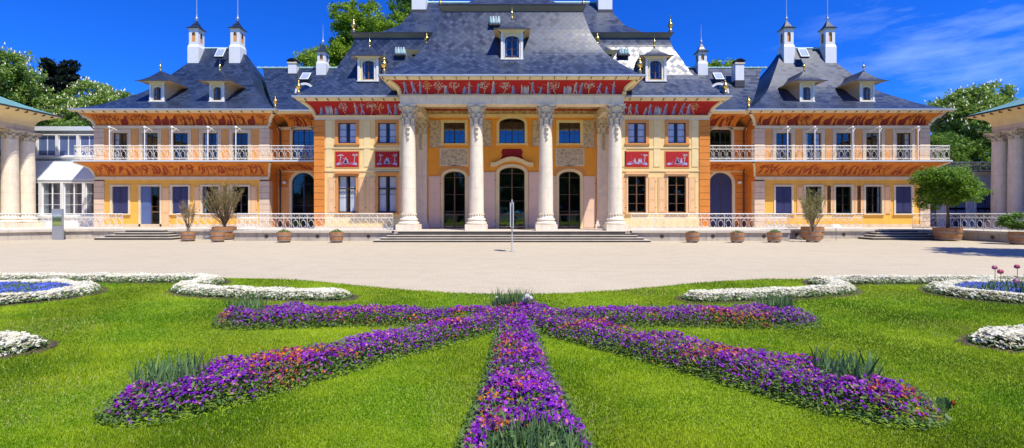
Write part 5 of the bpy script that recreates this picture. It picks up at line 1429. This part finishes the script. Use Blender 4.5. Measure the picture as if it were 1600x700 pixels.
def twiggy(width, top, n, leafcol, nleaf):
    def f(o, x, y, h):
        t = MB(); r = random.Random(int(abs(x)*10)); tips = []
        t.tube([(x, y, h-.1), (x+.02, y, h+.35*(top-h)*.5)], [.06, .05], 'twig', 6)
        for k in range(n):
            a = r.uniform(0, 2*PI); L_ = r.uniform(.3, 1)*width/2; hh = h+(top-h)*r.uniform(.6, 1.0)*(1-.25*(L_/(width/2))**2)
            p0 = Vector((x+r.uniform(-.05, .05), y+r.uniform(-.05, .05), h+r.uniform(0, .3)*(top-h)*.5))
            p3 = Vector((x+math.cos(a)*L_, y+math.sin(a)*L_, hh)); p1 = p0.lerp(p3, .35)+Vector((math.cos(a), math.sin(a), -.3))*.12; p2 = p0.lerp(p3, .7)+Vector((math.cos(a), math.sin(a), 0))*.08
            t.tube([p0, p1, p2, p3], [.016, .012, .008, .003], 'twig', 4)
            for j in range(9):
                s_ = p1.lerp(p3, r.uniform(.2, .9)); e_ = s_+Vector((r.uniform(-.25, .25), r.uniform(-.25, .25), r.uniform(.1, .4))); t.tube([s_, s_.lerp(e_, .5)+Vector((r.gauss(0, .03), r.gauss(0, .03), 0)), e_], [.007, .005, .002], 'twig', 3); tips.append((s_, e_))
            tips.append((p2, p3)); tips.append((p1, p3))
        t.build('branches', o)
        P_ = []
        for k in range(nleaf):
            s_, e_ = r.choice(tips); q = s_.lerp(e_, r.random())+Vector((r.gauss(0, .03), r.gauss(0, .03), r.gauss(0, .03))); P_.append(tuple(q))
        P_ = np.array(P_); N = len(P_)
        foliage('foliage', P_, None, rng.uniform(.018, .04, N), pal(N, leafcol, [1]*len(leafcol)), o, 2)
    return f
BR = [(.30, .24, .08), (.24, .23, .06), (.38, .30, .12), (.18, .19, .05)]
YG = [(.28, .32, .06), (.20, .25, .05), (.36, .34, .10)]
pl = potted
pl(-13.55, 27.4, .40, .62, 'small tub of fresh green plants before the terrace, left of the arched opening', low_bright)
pl(-10.4, 27.3, .39, .62, 'small tub of bright green plants nearest the left end of the broad steps', low_bright)
pl(10.7, 27.3, .39, .60, 'small tub with dry low plants nearest the right end of the broad steps', low_dry)
pl(13.3, 27.2, .39, .60, 'small tub of low greenery in the middle of three right of the broad steps', low_plant)
pl(15.6, 27.4, .40, .60, 'small tub of low greenery third from the broad steps, below the wing corner', low_bright)
pl(-20.1, 28.6, .40, .60, 'tub with a slim bare shrub near the small steps', twiggy(1.1, 2.9, 26, BR, 900), group='tubs with twiggy shrubs')
pl(-19.9+.9, 30.45, .72, .85, 'large tub holding a wide brown twiggy bush before the left wing', twiggy(2.7, 4.15, 95, BR, 7000), group='tubs with twiggy shrubs')
pl(-17.75, 27.8, .38, .60, 'empty looking small tub standing in front of the large brown bush', lambda o, x, y, h: low_plant(o, x, y, h, GREENS, .06), group='tubs with twiggy shrubs')
pl(19.75, 30.3, .66, .85, 'large tub with a tall yellow green twiggy bush before the right wing', twiggy(1.9, 3.65, 55, YG, 3800), group='tubs with twiggy shrubs')
pl(18.1, 27.7, .42, .62, 'small tub with forked upright twigs, in front of the yellow green bush', twiggy(1.2, 2.6, 26, YG, 1100), group='tubs with twiggy shrubs')
def round_tree(o, x, y, h):
    t = MB(); t.tube([(x, y, h-.1), (x+.03, y, 1.6), (x-.02, y, 2.5), (x, y, 3.4)], [.09, .07, .065, .03], 'bark', 8)
    for k in range(10):
        a = k*2.4; t.tube([(x, y, 2.2+.08*k), (x+math.cos(a)*.6, y+math.sin(a)*.6, 2.7+.1*k), (x+math.cos(a)*1.4, y+math.sin(a)*1.4, 3.1+.1*k)], [.04, .028, .01], 'bark', 5)
    t.build('trunk', o)
    bl = [(x, y, 3.5, 1.45, 1.3, 1.2, .4), (x-.2, y, 3.0, 1.3, 1.1, .8, .15)]
    for k in range(9):
        a = k*2.4; bl.append((x+math.cos(a)*1.2, y+math.sin(a)*1.0, 3.2+.85*math.sin(k*1.9), .62+.2*math.sin(k*3.1), .7, .55, .45/9))
    P_ = crown_points(bl, 34000, .33); N = len(P_)
    foliage('crown', P_, None, rng.uniform(.04, .085, N), pal(N, [(.10, .22, .015), (.17, .32, .02), (.26, .42, .04), (.05, .12, .012)], [3, 3, 2, 2]), o, 2); o.children[-1]['kind'] = 'thing'
pl(27.6, 29.2, .70, .82, 'round headed green tree in a large wooden tub before the right end of the palace', round_tree, 'potted_tree', 'potted trees')
def side_bush(o, x, y, h):
    P_ = crown_points([(x, y, 1.25, .8, .8, .45, 1)], 5000, .25); N = len(P_)
    foliage('foliage', P_, None, rng.uniform(.04, .08, N), pal(N, [(.08, .17, .02), (.14, .26, .04), (.2, .34, .06)], [2, 2, 1]), o, 2)
pl(28.2, 25.6, .45, .7, 'low bright green bush in a tub at the right edge of the court', side_bush)

# ================================================================== RAILINGS ON THE TERRACE
def rail(pts, label):
    o = MB()
    for a, c in zip(pts[:-1], pts[1:]): railing_mesh(o, a, c, T+.006, 1.05)
    r = tag(o.build('railing'), label, 'railing', 'white iron railings on the terrace'); return r
rail([(-17.3, 31.3), (-17.3, 29.0), (-7.5, 29.0)], 'white iron railing from the arched opening to the outermost left column')
rail([(7.5, 29.0), (17.3, 29.0), (17.3, 31.3)], 'white iron railing from the outermost right column past the closed arched door')
rail([(-34.3, 24.3), (-33.05, 27.85), (-30.7, 30.5), (-28.5, 31.5), (-26.6, 31.5)], 'white iron railing curving from the left edge to the small steps')
rail([(-22.9, 31.5), (-17.4, 31.5)], 'white iron railing behind the brown twiggy bush')
rail([(17.4, 31.5), (24.0, 31.5)], 'white iron railing behind the yellow green twiggy bush')
rail([(27.4, 31.5), (28.1, 31.5), (29.3, 30.1), (29.3, 24.2)], 'white iron railing turning forward beside the round potted tree')

# ================================================================== SIGNS
o = tag(empty('sign_post', (0.0, 20.7, 0)), 'slim grey signboard seen edge on, on a pole in the middle of the gravel', 'sign')
b = MB(); b.tube([(0, 20.7, 0), (0, 20.7, 2.34)], .028, 'sign_light', 8); b.lathe([(.12, 0), (.12, .02), (.03, .03)], 0, 20.7, 'sign_grey', 12); b.build('pole', o)
b = MB(); b.box(.035, .08, 20.45, 21.0, 1.06, 2.22, 'sign_light'); b.box(-.09, -.04, 20.47, 20.98, 1.10, 2.20, 'sign_light'); b.box(-.09, .08, 20.6, 20.64, 1.5, 1.54, 'sign_grey'); b.box(-.09, .08, 20.6, 20.64, 2.0, 2.04, 'sign_grey'); b.build('board', o)
o = tag(empty('information_board', (-29.6, 30.1, 0)), 'grey information stele with a landscape picture, by the low wall at left', 'sign')
b = MB(); b.box(-29.95, -29.27, 30.0, 30.1, 0, 2.02, 'sign_grey'); b.build('panel', o)
b = MB(); b.face([(-29.9, 29.994, .92), (-29.32, 29.994, .92), (-29.32, 29.994, 1.88), (-29.9, 29.994, 1.88)], 'picture_print', [(0, 0), (1, 0), (1, 1), (0, 1)]); b.build('picture', o)
o = tag(empty('label_stand', (20.6, 29.3, 0)), 'small tilted white label on a stand beside the large right tub', 'sign')
b = MB(); b.tube([(20.6, 29.3, 0), (20.6, 29.3, .85)], .02, 'sign_grey', 6); b.build('stand', o)
b = MB(); b.face([(20.38, 29.1, .80), (20.86, 29.1, .80), (20.86, 29.35, 1.0), (20.38, 29.35, 1.0)], 'white_paint'); b.face([(20.38, 29.11, .78), (20.86, 29.11, .78), (20.86, 29.36, .98), (20.38, 29.36, .98)], 'white_paint'); b.build('plate', o)

# ================================================================== LIGHT, SKY, CAMERA
sun_to = Vector((.34, -.42, 1.0)).normalized()
L = bpy.data.lights.new('sun', 'SUN'); L.energy = 4.9; L.angle = R(.5); L.color = (1, .95, .84)
lo = bpy.data.objects.new('sun', L); COL.objects.link(lo); lo.rotation_euler = (-sun_to).to_track_quat('-Z', 'Y').to_euler()
w = bpy.data.worlds.new('World'); S.world = w; w.use_nodes = True; nt = w.node_tree
bg = nt.nodes['Background']; sky = nt.nodes.new('ShaderNodeTexSky'); sky.sky_type = 'NISHITA'; sky.sun_disc = False
sky.sun_elevation = math.asin(sun_to.z); sky.sun_rotation = math.atan2(sun_to.x, sun_to.y)
sky.air_density = 1.0; sky.dust_density = .2; sky.ozone_density = 3.0
hs = nt.nodes.new('ShaderNodeHueSaturation'); hs.inputs['Saturation'].default_value = 1.30; hs.inputs['Value'].default_value = 1.0
nt.links.new(sky.outputs[0], hs.inputs['Color'])
tc = nt.nodes.new('ShaderNodeTexCoord'); mp = nt.nodes.new('ShaderNodeMapping')
mp.inputs['Rotation'].default_value = (0, R(18), 0); mp.inputs['Scale'].default_value = (1.6, 1.6, 7)
nt.links.new(tc.outputs['Generated'], mp.inputs['Vector'])
n1 = noise(nt, mp.outputs[0], 2.2, 7, .62); cl = ramp(nt, n1, [(.50, (0, 0, 0)), (.76, (.6,)*3)])
sx = nt.nodes.new('ShaderNodeSeparateXYZ'); nt.links.new(tc.outputs['Generated'], sx.inputs[0])
mr = nt.nodes.new('ShaderNodeMapRange'); mr.inputs[1].default_value = .42; mr.inputs[2].default_value = .66; nt.links.new(sx.outputs[0], mr.inputs[0])
ml = nt.nodes.new('ShaderNodeMath'); ml.operation = 'MULTIPLY'; nt.links.new(cl, ml.inputs[0]); nt.links.new(mr.outputs[0], ml.inputs[1])
tint = mix(nt, 1.0, hs.outputs[0], (.14, .52, 1.32), 'MULTIPLY')
c = mix(nt, ml.outputs[0], tint, (3.0, 4.6, 8.0))
nt.links.new(c, bg.inputs[0]); bg.inputs[1].default_value = .125
cam = bpy.data.cameras.new('camera'); co = bpy.data.objects.new('camera', cam); COL.objects.link(co)
cam.sensor_width = 36; cam.lens = 36*720/1600; cam.shift_y = -16/1600; cam.clip_end = 2000; cam.clip_start = .05
co.location = (0, 0, 1.7); co.rotation_euler = (R(90), 0, 0); S.camera = co
S.view_settings.view_transform = 'Standard'; S.view_settings.look = 'None'; S.view_settings.exposure = .34; S.view_settings.gamma = 1
S.cycles.use_denoising = True; S.cycles.max_bounces = 6; S.cycles.transparent_max_bounces = 8
